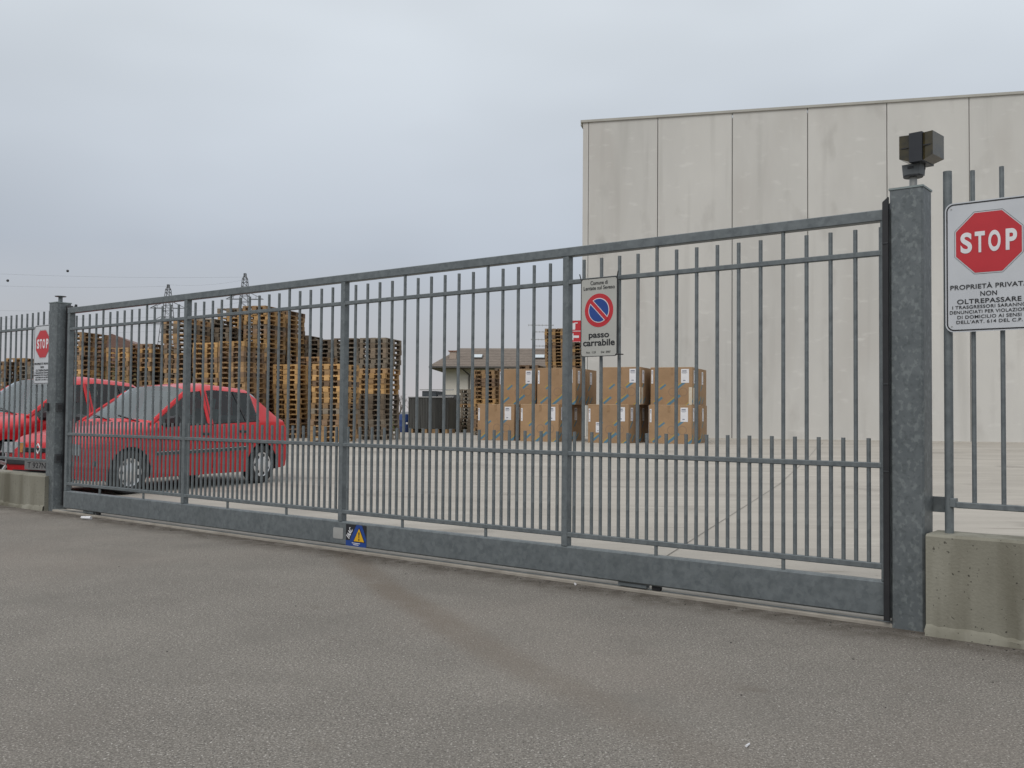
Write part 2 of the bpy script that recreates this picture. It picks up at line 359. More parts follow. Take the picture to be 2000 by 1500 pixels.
# rubber-lined guide channels
r = MB()
for y0, y1 in ((-.104, -.0855), (-.016, .012)): r.prism([(-.0835, y0, .035), (-.1125, y0, .035), (-.1125, y0, 2.195), (-.0835, y0, 2.22)], (0, y0, 0), (0, y1, 0))
ch = r.build('end_stop_channel', BLACK, pr)
for z in (.8, 1.25, 1.98): MB().box((-.098, -.106, z), (.029, .004, .006)).build('clip', DARK, ch)
r = MB(); r.prism([(.0835, .02, .06), (.135, .02, .06), (.135, .02, 2.15), (.0835, .02, 2.215)], (0, .02, 0), (0, .1, 0))
ch = r.build('end_stop_channel', BLACK, pl_)
MB().tube((.1, .04, 2.17), (.26, .04, 2.19), .007, n=8).tube((.25, .04, 2.165), (.262, .04, 2.215), .022, .012, n=8).build('guide_roller', DARK, ch)
for y, z in ((-.03, 1.112), (-.03, .565)):
    c = MB().beam((.0835, y, z - .045), (.0835, y, z + .045), .07, .03, .006, up=(1, 0, 0)).build('photocell', DARK, pl_)
    MB().box((.099, y, z), (.004, .04, .05)).build('lens', BLACK, c)
MB().beam((-.055, -.098, 1.07), (-.055, -.098, 1.155), .06, .03, .006, up=(0, 1, 0)).build('key_switch', DARK, pl_)
MB().tube((0, 0, 2.246), (0, 0, 2.31), .022, n=16).build('stub_pipe', GALV, pl_, True)
MB().tube((0, 0, 2.31), (0, 0, 2.317), .055, .06, n=20).build('flange', GALV, pl_, True)

# flashing lamp on the right pillar
lamp = empty('flashing_lamp', G(-1.449, .06, 2.266), -PHI - R(6)); tag(lamp, 'brown amber box-shaped flashing lamp with a black band on the right pillar', 'warning lamp')
MB().tube((0, 0, 0), (0, 0, .062), .019, n=18).build('stem', mat('zinc', (.33, .33, .31), (.27, .27, .26), rough=.4, metal=.5), lamp, True)
MB().tube((0, 0, .056), (0, 0, .064), .048, .05, n=24).build('flange', DARK, lamp, True)
b_ = MB().prism([(-.04, -.035, .064), (.045, -.035, .064), (.05, -.035, .12), (-.045, -.035, .12)], (0, -.035, 0), (0, .035, 0)).build('bracket', mat('bracket_grey', (.09, .1, .105), (.12, .13, .135), rough=.5), lamp)
MB().box((.0, -.0365, .102), (.03, .003, .012)).build('slot', BLACK, b_)
AMB = mat('smoked_amber', (.06, .048, .02), (.03, .026, .014), scale=14, rough=.15, lo=.4, hi=.6)
lens = MB()
def lens_half(x0, x1, tp):
    z0, z1 = .122, .262; y = .075
    a = [(x0, -y, z0 + .02), (x0, y, z0 + .02), (x0, y, z1), (x0, -y, z1)]; b = [(x1, -y + .01, z0 + (.0 if tp else .0)), (x1, y - .01, z0), (x1, y - .01, z1 + .0), (x1, -y + .01, z1)]
    return MB().add(a + b, [(3, 2, 1, 0), (4, 5, 6, 7), (0, 1, 5, 4), (1, 2, 6, 5), (2, 3, 7, 6), (3, 0, 4, 7)])
lens_half(-.042, .0105, 0).build('lens', AMB, lamp); lens_half(.128, .0745, 1).build('lens', AMB, lamp)
MB().box((.0425, 0, .192), (.066, .158, .15)).build('black_band', mat('band', (.018, .02, .026), (.022, .025, .03), rough=.45), lamp)
for x in (-.015, .1): MB().box((x, -.0738, .195), (.04, .003, .005)).build('lens_rib', BLACK, lamp)
MB().tube((.06, .0, .128), (.064, -.01, .085), .003, n=6).build('cable', BLACK, lamp)

# ------------------------------------------------------------------ low walls and side fences
WALLC = mat('cast_concrete', (.25, .24, .195), (.17, .162, .128), scale=1.6, rough=.9, bump=.25, bscale=70, stretch=(1, 1, .45))
layer(WALLC, noise_mask(WALLC, 4.5, .45, .68, stretch=(1, 1, .1)), (.085, .075, .05), fac=.7)
layer(WALLC, noise_mask(WALLC, 5, .52, .68, stretch=(1, 1, .15), loc=(3, 2, 1)), (.36, .35, .30), fac=.5)
layer(WALLC, noise_mask(WALLC, 24, .735, .755, detail=1), (.03, .026, .02), fac=.9)
layer(WALLC, noise_mask(WALLC, 60, .73, .75, detail=1, loc=(1, 1, 1)), (.05, .045, .035), fac=.8)
def low_wall(name, s0, s1, o0, o1, z, label):
    r = empty(name, G((s0 + s1) / 2, (o0 + o1) / 2, 0), -PHI); tag(r, label, 'wall', 'low concrete walls')
    L, W = (s1 - s0) / 2, (o1 - o0) / 2; c = .012
    nx = 40; mbw = MB()
    prof = [(-W, -.05), (-W, z - c), (-W + c, z), (W - c, z), (W, z - c), (W, -.05)]
    rr = random.Random(int(abs(s0) * 10)); V = []
    for i in range(nx + 1):
        x = -L + 2 * L * i / nx
        for (y, zz) in prof: V.append((x, y + rr.uniform(-.0015, .0015), zz + (rr.uniform(-.002, .002) if zz > 0 else 0)))
    k = len(prof)
    F = [(i * k + j, (i + 1) * k + j, (i + 1) * k + j + 1, i * k + j + 1) for i in range(nx) for j in range(k - 1)] + [tuple(range(k)), tuple(range(nx * k + k - 1, nx * k - 1, -1))]
    mbw.add(V, F).build('wall_body', WALLC, r)
    ft = MB(); V = []; nx2 = int(2 * L / .03)
    for i in range(nx2 + 1):
        x = -L + 2 * L * i / nx2; h = .05 + rr.uniform(-.008, .008) + .01 * math.sin(x * 5); y = -W - .012 - rr.uniform(0, .007)
        V += [(x, y - .006, -.03), (x, y, h * .6), (x, -W + .003, h)]
    ft.add(V, [(3 * i + j, 3 * i + 3 + j, 3 * i + 4 + j, 3 * i + 1 + j) for i in range(nx2) for j in range(2)])
    ft.build('footing', WALLC, r, True)
    return r
low_wall('low_wall', -1.365, 5.5, -.06, .19, .5, 'low stained concrete wall right of the gate, full of pinholes')
low_wall('low_wall', -26., -10.345, -.045, .2, .372, 'low concrete wall left of the gate in front of the red cars')

def fence(name, s0, s1, o, ztop, rails, zb, posts, bars, label, square_post):
    r = empty(name, G((s0 + s1) / 2, o, 0), -PHI); tag(r, label, 'fence', 'galvanised bar fences on the low walls'); c = (s0 + s1) / 2
    for z in rails: MB().beam((s0 - c, 0, z), (s1 - c, 0, z), .03, .03, .004).build('rail', GALV, r)
    fb = MB().tube((0, 0, rails[-1] + .01), (0, 0, ztop), .0112, n=10).mesh('bar', GALV, True, R(50))
    for s in bars: link('bar', fb, r, (s - c, 0, 0))
    fp = MB().tube((0, 0, zb), (0, 0, ztop + .012), .0215, n=16).mesh('post', GALV, True, R(50))
    for s in posts: link('post', fp, r, (s - c, 0, 0))
    return r
fr = fence('bar_fence', -1.25, 5.4, .07, 2.318, (1.96, .642), .498, [-1.285, 1.0, 3.3], [-1.167 + .1325 * i for i in range(49) if abs(-1.167 + .1325 * i - 1.0) > .05 and abs(-1.167 + .1325 * i - 3.3) > .05],
           'galvanised bar fence on the low wall right of the gate', False)
MB().beam((-1.275 - 2.075, .0, .652), (-1.25 - 2.075, .0, .652), .05, .045, .003).build('rail_bracket', GALV, fr)
MB().beam((-1.30 - 2.075, .12, .63), (-1.60 - 2.075, .12, .63), .008, .08, .001).build('tie_plate', GALV, fr)
fence('bar_fence', -26., -10.46, .06, 2.165, (1.992, .525), .37, [-10.52 - 2.3 * i for i in range(1, 7)], [-10.53 - .1285 * i for i in range(120) if min(abs(-10.53 - .1285 * i + 10.52 + 2.3 * k) for k in range(1, 7)) > .04],
      'galvanised bar fence on the low wall left of the gate', False)

# ------------------------------------------------------------------ stop signs
def stop_sign(loc, label):
    r = empty('stop_sign', loc, -PHI); tag(r, label, 'sign', 'private property stop signs')
    W, H = .40, .65
    plate(rounded(W, H, .04), 0, .003).build('panel', WHITE, r)
    frame_strip(rounded(W - .012, H - .012, .036), .0065, -.0012, -.0002).build('border_line', INK, r)
    def octa(rad): return [(rad / math.cos(R(22.5)) * math.cos(R(22.5 + 45 * i)), .115 + rad / math.cos(R(22.5)) * math.sin(R(22.5 + 45 * i))) for i in range(8)]
    frame_strip(octa(.1555), .0014, -.0012, -.0002).build('octagon_outline', INK, r)
    plate(octa(.1485), -.0012, -.0002).build('octagon', RED, r)
    for ch_, x, w_ in (('S', -.101, .053), ('T', -.038, .046), ('O', .028, .055), ('P', .1, .05)):
        text(ch_, w_, (x, -.0024, .112), r, PAPER, size=.1, bold=.0035, hscale=.104)
    for body, z, w_, h_ in (('PROPRIETÀ PRIVATA', -.103, .355, .029), ('NON', -.14, .075, .0235), ('OLTREPASSARE', -.1755, .29, .0235), ('I TRASGRESSORI SARANNO', -.203, .335, .0165), ('DENUNCIATI PER VIOLAZIONE', -.2275, .36, .0165), ('DI DOMICILIO AI SENSI', -.2525, .288, .0165), ("DELL'ART. 614 DEL C.P.", -.277, .298, .0165)):
        text(body, w_, (0, -.0016, z), r, INK, size=.03, bold=.0004 if h_ > .02 else .0002, hscale=h_, spacing=1.06)
    for sx in (-1, 1):
        for sz in (-1, 1): MB().tube((sx * (W / 2 - .03), -.003, sz * (H / 2 - .03)), (sx * (W / 2 - .03), 0, sz * (H / 2 - .03)), .0035, n=8).build('rivet', GREYMET, r)
    return r
stop_sign(G(-1.088, .03, 1.831), 'large white private property sign with red stop octagon at the right edge')
stop_sign(G(-10.60, .025, 1.688), 'small distant white private property sign with red stop octagon beside the left pillar')

# ------------------------------------------------------------------ driveway sign hung on the gate
ds = empty('driveway_sign', G(-3.327, -.022, 1.694), -PHI); tag(ds, 'grey passo carrabile no-parking sign wired to the gate bars', 'sign')
W, H = .272, .498
plate(rounded(W, H, .02), 0, .002).build('panel', SIGNGREY, ds)
frame_strip(rounded(W, H, .02), .004, -.0022, .0036).build('rim', INK, ds)
def disc(r_, y0, y1, n=48): return plate([(r_ * math.cos(2 * math.pi * i / n), .042 + r_ * math.sin(2 * math.pi * i / n)) for i in range(n)], y0, y1)
disc(.106, -.001, -.0002).build('red_ring', RED, ds)
disc(.0775, -.002, -.0012).build('white_ring', PAPER, ds)
def half(sign_, r_, gap, n=30):
    pts = []; a0 = math.asin(gap / r_)
    for i in range(n + 1):
        a = a0 + (math.pi - 2 * a0) * i / n; x, z = r_ * math.cos(a), r_ * math.sin(a) * 1
        pts.append((x, z))
    rot = R(-45) if sign_ > 0 else R(135)
    return [(x * math.cos(rot) - z * math.sin(rot), .042 + x * math.sin(rot) + z * math.cos(rot)) for x, z in pts]
MB().box((0, -.0026, .042), (.17, .0008, .0235), M=Matrix.Rotation(R(45), 3, 'Y')).build('red_bar', RED, ds)
for sg in (1, -1): plate(half(sg, .0725, .0165), -.0032, -.0024).build('blue_half', BLUE, ds)
for body, z, w_, h_, b_ in (('Comune di', .216, .128, .025, .0003), ('Lentate sul Seveso', .184, .232, .024, .0003), ('passo', -.113, .152, .039, .0009), ('carrabile', -.163, .236, .042, .0009), ('Aut.  1.23', -.222, .072, .0125, .0), ('Del  2007', -.222, .07, .0125, .0)):
    text(body, w_, ((-.058 if body[0] == 'A' else .052 if body[0] == 'D' else 0), -.001, z), ds, INK, size=.04, bold=b_, hscale=h_)
for x, z in ((-.132, .25), (.134, .25)):
    MB().tube((x, -.003, z - .012), (x + (-.012 if x < 0 else .01), -.006, z + .03), .0035, n=6).build('wire_tie', BLACK, ds)
MB().beam((.128, .004, -.24), (.17, .004, -.24), .03, .006, .001).build('strap', BLACK, ds)

# ------------------------------------------------------------------ warehouse of precast panels
PAN = mat('precast_panel', (.575, .563, .533), (.505, .495, .47), scale=.35, rough=.9, bump=.05, bscale=20, stretch=(1, 1, .35), rnd=.055, coords='Object')
layer(PAN, noise_mask(PAN, .8, .52, .72, stretch=(1, 1, .3), loc=(2, 2, 5)), (.47, .45, .42), fac=.6)
layer(PAN, noise_mask(PAN, 1.1, .6, .72, stretch=(1, 1, .5), loc=(8, 1, 5)), (.38, .365, .34), fac=.45)
layer(PAN, noise_mask(PAN, 3.2, .60, .74, stretch=(.5, 1, 1.2), loc=(0, 5, 5)), (.66, .65, .62), fac=.5)
layer(PAN, noise_mask(PAN, 2.2, .56, .72, stretch=(1, 1, .06), loc=(4, 1, 0)), (.40, .39, .365), fac=.4)
wh = empty('warehouse', WC, -WPSI); tag(wh, 'tall windowless warehouse of pale precast concrete panels', 'building')
HW, ZB = 11.1, .2
jt = [.17, 2.53, 4.98, 7.37, 9.79, 12.21, 14.63, 17.05, 19.47, 21.9, 24.3]
MB().box((0.0725, .15, (HW + ZB) / 2), (.185, .3, HW - ZB)).build('corner_post', PAN, wh)
for a, b in zip(jt[:-1], jt[1:]):
    MB().beam(((a + b) / 2, .1, ZB), ((a + b) / 2, .1, HW), b - a - .02, .2, .012, up=(0, 1, 0)).build('concrete_panel', PAN, wh)
MB().box((12.2, .6, (HW + ZB) / 2 - .02), (24.0, .6, HW - ZB - .1)).build('core', JOINT, wh)
for i in range(6):
    MB().beam((.1, .3 + 2.4 * i + 1.2, ZB), (.1, .3 + 2.4 * i + 1.2, HW), 2.37, .18, .012, up=(1, 0, 0)).build('side_panel', PAN, wh)
MB().box((12.2, 7.6, HW - .2), (23.8, 14.2, .2)).build('roof_slab', JOINT, wh)
CAP = mat('cap_flashing', (.40, .39, .35), (.35, .34, .31), scale=2, rough=.5)
MB().box((12.1, .1, HW + .04), (24.4, .3, .08)).build('roof_flashing', CAP, wh)
MB().box((-.02, 7.4, HW + .0375), (.28, 14.2, .075)).build('roof_flashing', CAP, wh)
MB().box((12.2, -.06, .28), (24.4, .118, .12)).build('kerb', mat('kerb_concrete', (.5, .47, .42), (.42, .4, .36), rough=.9), wh)
fs_ = empty('fire_equipment_sign', WC + WDX * (-.28) + WNX * (-.05) + Vector((0, 0, 3.92)), -WPSI); tag(fs_, 'red fire extinguisher sign with a white arrow on the warehouse corner', 'sign')
for z, nm in ((.19, 'extinguisher_panel'), (-.19, 'arrow_panel')):
    MB().box((0, 0, z), (.5, .012, .36)).build(nm, RED, fs_)
frame_strip([(-.25, -.37), (.25, -.37), (.25, .37), (-.25, .37)], .012, -.009, -.0065).build('white_edge', PAPER, fs_)
MB().box((0, -.0085, 0), (.5, .004, .02)).build('divider', PAPER, fs_)
plate([(-.17, -.19), (-.02, -.06), (-.02, -.15), (.17, -.15), (.17, -.23), (-.02, -.23), (-.02, -.32)], -.0095, -.0065).build('arrow', PAPER, fs_)
plate(rounded(.16, .22, .03), -.0095, -.0065).build('extinguisher_symbol', PAPER, fs_, loc=(-.04, 0, .16))
plate([(-.03, .28), (.12, .30), (.12, .26), (-.03, .26)], -.0095, -.0065).build('extinguisher_hose', PAPER, fs_)
MB().beam((.25, 0, .2), (.45, 0, .2), .03, .03, .003).build('bracket', GALV, fs_)

# ------------------------------------------------------------------ cartons
CARD = mat('cardboard', (.36, .23, .13), (.305, .195, .108), scale=2.5, rough=.85, bump=.3, bscale=4, rnd=.09)
def card_print(m):
    t = m.node_tree; a = t.nodes.new('ShaderNodeTexCoord'); s = t.nodes.new('ShaderNodeSeparateXYZ'); t.links.new(a.outputs['Object'], s.inputs[0])
    x = math_node(m, 'ADD', s.outputs[0], math_node(m, 'MULTIPLY', s.outputs[1], 1.0)); z = s.outputs[2]
    def streak(cx, cz, ln, wd):
        dx = math_node(m, 'SUBTRACT', x, cx); dz = math_node(m, 'SUBTRACT', z, cz)
        u = math_node(m, 'ADD', math_node(m, 'MULTIPLY', dx, .78), math_node(m, 'MULTIPLY', dz, .62))
        v = math_node(m, 'SUBTRACT', math_node(m, 'MULTIPLY', dz, .78), math_node(m, 'MULTIPLY', dx, .62))
        return math_node(m, 'MULTIPLY', math_node(m, 'LESS_THAN', math_node(m, 'ABSOLUTE', u), ln), math_node(m, 'LESS_THAN', math_node(m, 'ABSOLUTE', v), wd)), v
    for cx, cz, ln, wd in ((-.2, .56, .14, .03), (.35, .5, .14, .03), (-.42, .13, .22, .035), (.12, .1, .24, .035), (.52, .14, .14, .03), (-.72, .5, .1, .025), (-.85, .12, .14, .03)):
        f, v = streak(cx, cz, ln, wd); layer(m, f, (.05, .19, .29), fac=.85)
        f, v = streak(cx - .05, cz + .03, ln * .9, .012); layer(m, f, (.42, .32, .05), fac=.7)
card_print(CARD)
def card_ring(m, cx, cz):
    t = m.node_tree; a = t.nodes.new('ShaderNodeTexCoord'); s_ = t.nodes.new('ShaderNodeSeparateXYZ'); t.links.new(a.outputs['Object'], s_.inputs[0])
    x = math_node(m, 'SUBTRACT', math_node(m, 'ADD', s_.outputs[0], s_.outputs[1]), cx); z = math_node(m, 'SUBTRACT', s_.outputs[2], cz)
    d = math_node(m, 'SQRT', math_node(m, 'ADD', math_node(m, 'MULTIPLY', x, x), math_node(m, 'MULTIPLY', z, z)))
    layer(m, math_node(m, 'LESS_THAN', math_node(m, 'ABSOLUTE', math_node(m, 'SUBTRACT', d, .11)), .012), (.2, .14, .1), fac=.55)
card_ring(CARD, -.45, .36); card_ring(CARD, -.16, .36)
CARDEDGE = mat('cardboard_edge', (.55, .40, .26), (.48, .34, .21), rough=.9)
BW, BD, BH = 1.16, .98, 1.04
def label_sheet(parent, x, y, z, w_, h_, side=False):
    o = MB()
    if side: o.box((0, 0, 0), (.004, w_, h_))
    else: o.box((0, 0, 0), (w_, .004, h_))
    s_ = o.build('shipping_label', PAPER, parent, loc=(x, y, z))
    for k, (dz, f, hh) in enumerate(((.36, .55, .05), (.26, .7, .02), (.19, .5, .014), (-.33, .3, .04))):
        q = MB()
        if side: q.box((.0026, -.05 * w_, dz * h_), (.0012, w_ * f, hh * h_ * 1.6))
        else: q.box((-.08 * w_, -.0026, dz * h_), (w_ * f, .0012, hh * h_ * 1.6))
        q.build('printed_line', mat('label_print', (.2, .22, .28), (.15, .16, .2)), s_)
card_me = MB().beam((0, 0, 0), (0, 0, BH), BW, BD, .012, up=(0, 1, 0)).mesh('carton', CARD)
def carton(px_, py_, z, label, group, labels, rz=-R(22)):
    """px_,py_ = front left bottom corner"""
    rz += R(rp2.uniform(-2.5, 2.5)); c = Vector((px_, py_, z)) + Matrix.Rotation(rz, 3, 'Z') @ Vector((BW / 2, BD / 2, 0))
    r = empty('carton', c, rz); tag(r, label, 'carton', group)
    link('body', card_me, r)
    MB().box((rp2.uniform(-.04, .04), -BD / 2 - .0025, BH - .1), (.07, .003, .19)).build('tape_strip', TAPE, r)
    MB().box((0, -BD / 2 - .002, BH - .004), (BW - .03, .006, .012)).build('flap_edge', CARDEDGE, r)
    for (sd, x, z_, w_, h_) in labels:
        if sd == 'f': label_sheet(r, x, -BD / 2 - .003, z_, w_, h_)
        else: label_sheet(r, BW / 2 + .003, x, z_, w_, h_, True)
    return r
GZ = gz(30) + .013; rp2 = random.Random(9); TAPE = mat('packing_tape', (.30, .19, .10), (.26, .16, .085), rough=.3)
LA = [('f', -.53, .75, .05, .36), ('f', .38, .78, .2, .38), ('s', -.2, .78, .2, .36)]
fr_ = [(-1.0, 28.3), (.24, 27.35), (2.08, 26.5), (3.72, 26.3)]
nm_ = ['leftmost carton of the lower front row, beside the pallet stacks', 'second carton from the left in the lower front row', 'carton in the lower front row with a white document pouch low on its face', 'rightmost carton of the lower front row, next to the warehouse wall']
for (x, y), l in zip(fr_, nm_):
    c = carton(x, y, GZ, l, 'cartons in front of the warehouse', LA)
    if 'pouch' in l: label_sheet(c, -.27, -BD / 2 - .004, .42, .15, .28)
bk = Vector((math.sin(R(22)), math.cos(R(22)), 0)) * (BD + .06)
for i, (x, y) in enumerate(fr_):
    carton(x + bk.x + .05, y + bk.y, GZ, ['carton in the lower back row behind the leftmost one', 'carton in the lower back row behind the second one', 'carton in the lower back row behind the one with the pouch', 'carton in the lower back row behind the rightmost one'][i], 'cartons in front of the warehouse', LA)
tp = [(-.38, 28.7), (.72, 27.75), (2.45, 27.0), (3.84, 26.85)]
nm_ = ['leftmost carton of the upper row', 'second carton from the left in the upper row, behind the gate post', 'third carton from the left in the upper row with a torn pale strip', 'rightmost carton of the upper row, with pale strips down its corner']
for i, ((x, y), l) in enumerate(zip(tp, nm_)):
    c = carton(x, y, GZ + BH + .004, l, 'cartons in front of the warehouse', [('f', .38, .80, .22, .38), ('s', -.2, .78, .2, .36), ('f', -.53, .78, .05, .38)])
    if i >= 1: carton(x + bk.x, y + bk.y, GZ + BH + .004, ['', 'carton in the upper back row behind the second one', 'carton in the upper back row behind the torn-strip one', 'carton in the upper back row behind the rightmost one'][i], 'cartons in front of the warehouse', [('s', -.1, .78, .2, .36)])
    if i >= 2:
        STRIP = mat('pale_strip', (.6, .55, .45), (.52, .47, .38), rough=.8)
        MB().box((.53, -BD / 2 - .003, .25), (.09, .006, .48)).build('pale_strip', STRIP, c)
        MB().box((BW / 2 + .003, -.3, .25), (.006, .16, .46)).build('pale_strip', STRIP, c)
# ------------------------------------------------------------------ pallets
PT = {}
for k, (a, b) in dict(light=((.52, .32, .135), (.37, .22, .09)), mid=((.38, .24, .12), (.25, .155, .078)), brown=((.26, .17, .105), (.17, .11, .068)), dark=((.20, .155, .11), (.13, .10, .072)), grey=((.27, .225, .17), (.165, .138, .105))).items():
    m_ = mat('wood_' + k, a, b, scale=6, rough=.85, rnd=.28, stretch=(1, 1, 6)); PT[k] = m_
    layer(m_, noise_mask(m_, 3.5, .5, .7, stretch=(2, 2, 3)), tuple(x * .5 for x in b), fac=.5)
def pallet_mb(M=None, mb=None, seed=0):
    mb = mb or MB(); rr = random.Random(seed)
    def bx(c, d):
        c = Vector(c); 
        mb.box(M @ c if M else c, d, M=M.to_3x3() if M else None)
    for x, w_ in ((-.3275, .145), (-.18, .1), (0, .145), (.18, .1), (.3275, .145)): bx((x, 0, .133 + rr.uniform(-.002, .002)), (w_, 1.2, .022))
    for y in (-.5275, 0, .5275): bx((0, y, .111), (.8, .145, .021))
    for x, w_ in ((-.35, .1), (0, .145), (.35, .1)):
        for y in (-.5275, 0, .5275): bx((x, y, .0605), (w_, .145, .079))
        bx((x, 0, .0105), (w_, 1.2, .021))
    return mb
PM = {k: [pallet_mb(seed=s).mesh('pallet', m_) for s in range(2)] for k, m_ in PT.items()}
rp_ = random.Random(3)
far = MB(); far_tones = list(PT)
def stack(px0, d, ytop, tones, label, individual=True, lean=0., yaw=0., n=None):
    """px0: image column of the front left corner at depth d (only used to place the stack on the yard)"""
    hor = 808 + .00823 * (px0 - 1000)
    if n is None: n = max(1, round((EYE - gz(d) + (hor - ytop) * d / 1892.) / .1445))
    x = (px0 - 1000) / 1892. * d
    rz = -WPSI + yaw
    c = Vector((x, d, 0)) + Matrix.Rotation(rz, 3, 'Z') @ Vector((.4, .6, 0))
    for k in range(n):
        tone = None; f = k / n
        for lim, tn in tones:
            if f < lim: tone = tn; break
        tone = rp_.choice(tone) if isinstance(tone, (list, tuple)) else tone
        if rp_.random() < .16: tone = rp_.choice(('brown', 'grey', 'mid', 'dark'))
        loc = Vector((c.x + rp_.uniform(-.014, .014) + .03 * math.sin(k * .3 + px0), c.y + rp_.uniform(-.02, .02), gz(d) + .014 + .1445 * k)); r_ = rz + R(rp_.uniform(-1.6, 1.6)) + (math.pi if rp_.random() < .5 else 0)
        if individual:
            o = link('pallet', rp_.choice(PM[tone]), None, loc, r_)
            q = n - k; sfx = 'th' if 10 < q < 14 else {1: 'st', 2: 'nd', 3: 'rd'}.get(q % 10, 'th')
            tag(o, ('topmost pallet of ' if q == 1 else f'{q}{sfx} pallet from the top of ') + label, 'pallet', 'pallets of ' + label)
        else:
            s = len(far.f); pallet_mb(Matrix.Translation(loc) @ Matrix.Rotation(r_, 4, 'Z'), far, k)
            far.m[s:] = [far_tones.index(tone)] * (len(far.m) - s)
LT, MD, BR, DK, GR = 'light', 'mid', 'brown', 'dark', 'grey'
stack(608, 25.2, 709, [(2, (LT, LT, LT, MD))], 'the nearest orange stack beside the middle gate post')
stack(700, 27.5, 664, [(.42, (DK, DK, GR)), (.68, (LT, LT, MD)), (2, (DK, BR, GR))], 'the right-end stack, orange in its middle')
stack(535, 28.6, 708, [(.3, (MD, LT)), (2, (LT, MD, LT))], 'the orange stack behind the nearer car tail')
stack(579, 29.6, 700, [(.6, (DK, BR)), (2, (BR, DK))], 'the dark stack squeezed between two orange ones')
stack(473, 30.0, 594, [(.45, (BR, MD, MD)), (.55, (BR, MD)), (2, (LT, LT, MD))], 'the front of the tallest pallet tower')
stack(424, 30.8, 599, [(.5, (MD, BR)), (.72, (GR, DK, GR)), (2, (MD, LT, MD))], 'the left side of the tallest pallet tower')
stack(519, 31.4, 604, [(.5, (BR, MD)), (2, (MD, LT, BR))], 'the right side of the tallest pallet tower')
stack(427, 27.3, 667, [(.3, (MD, LT)), (.9, (MD, BR, MD)), (2, LT)], 'the pale-topped stack before the tallest tower')
stack(377, 28.0, 667, [(.8, (MD, BR, LT)), (2, (LT,))], 'the pale-topped stack above the nearer car roof')
stack(318, 28.4, 626, [(.62, (MD, LT, BR)), (2, (BR, DK, MD))], 'the brown stack left of the second gate post')
stack(366, 29.8, 624, [(.6, (BR, DK)), (2, (BR, DK, GR))], 'the brown stack right of the second gate post')
stack(114, 30.0, 649, [(.5, (LT, MD)), (2, (MD, BR, LT))], 'the leftmost stack seen through the gate')
stack(205, 30.5, 676, [(2, (LT, MD, MD))], 'the orange stack in front of the dark gable')
stack(252, 30.8, 672, [(2, (MD, LT, BR))], 'the stack right of the dark gable')
N_IND = len([o for o in bpy.data.objects if o.name.startswith('pallet')])
for a in ((284, 32, 682, [(2, (DK, BR))]), (556, 32.4, 660, [(.6, DK), (2, (DK, GR))]), (602, 32.2, 662, [(.6, DK), (2, (GR, DK))]), (650, 31.5, 660, [(.6, (MD, BR)), (2, (DK, GR))]),
          (400, 29.6, 638, [(.6, (BR, DK)), (2, (GR, DK))]), (-30, 34, 703, [(2, (MD, BR))]), (12, 34.5, 703, [(2, (MD, LT))]), (36, 34, 703, [(2, (DK, GR))]), (66, 34.5, 703, [(2, (MD, BR))]), (108, 33, 690, [(2, (MD, BR))]),
          (1064, 42, 645, [(2, (MD, LT, BR))]), (1101, 42.2, 652, [(2, (MD, BR, LT))]), (924, 34.5, 727, [(2, (MD, BR, LT))]), (898, 39, 762, [(2, (DK, DK, GR))]), (966, 36, 717, [(2, (BR, DK))]), (1010, 36.5, 715, [(2, (BR, DK))]), (650, 28.8, 712, [(2, (BR, MD))])):
    stack(*a[:4], '', individual=False)
tag(far.build('pallet_mass', [PT[k] for k in far_tones]), 'rear rows of stacked weathered wooden pallets', 'pallets', kind='stuff')

# ------------------------------------------------------------------ cars
PAINT = mat('car_red', (.55, .005, .012), (.49, .0045, .01), scale=2, rough=.4, spec=.3); PAINT.node_tree.nodes['Principled BSDF'].inputs['Coat Weight'].default_value = .45; PAINT.node_tree.nodes['Principled BSDF'].inputs['Coat Roughness'].default_value = .04
TYRE = mat('tyre', (.015, .015, .016), (.022, .022, .022), scale=20, rough=.8)
SEAT = mat('seat_cloth', (.10, .105, .105), (.14, .145, .145), scale=10, rough=.9)
def glass_mat(ior):
    m = bpy.data.materials.new('car_glass'); m.use_nodes = True; t = m.node_tree; t.nodes.clear()
    o = t.nodes.new('ShaderNodeOutputMaterial'); a = t.nodes.new('ShaderNodeBsdfTransparent'); a.inputs[0].default_value = (.74, .81, .79, 1)
    g = t.nodes.new('ShaderNodeBsdfGlossy'); g.inputs['Roughness'].default_value = .03; g.inputs[0].default_value = (.9, .95, .95, 1)
    f = t.nodes.new('ShaderNodeFresnel'); f.inputs[0].default_value = ior
    x = t.nodes.new('ShaderNodeMixShader'); t.links.new(f.outputs[0], x.inputs[0]); t.links.new(a.outputs[0], x.inputs[1]); t.links.new(g.outputs[0], x.inputs[2]); t.links.new(x.outputs[0], o.inputs[0]); return m
GLASS = glass_mat(1.55); SCREEN = glass_mat(2.6)
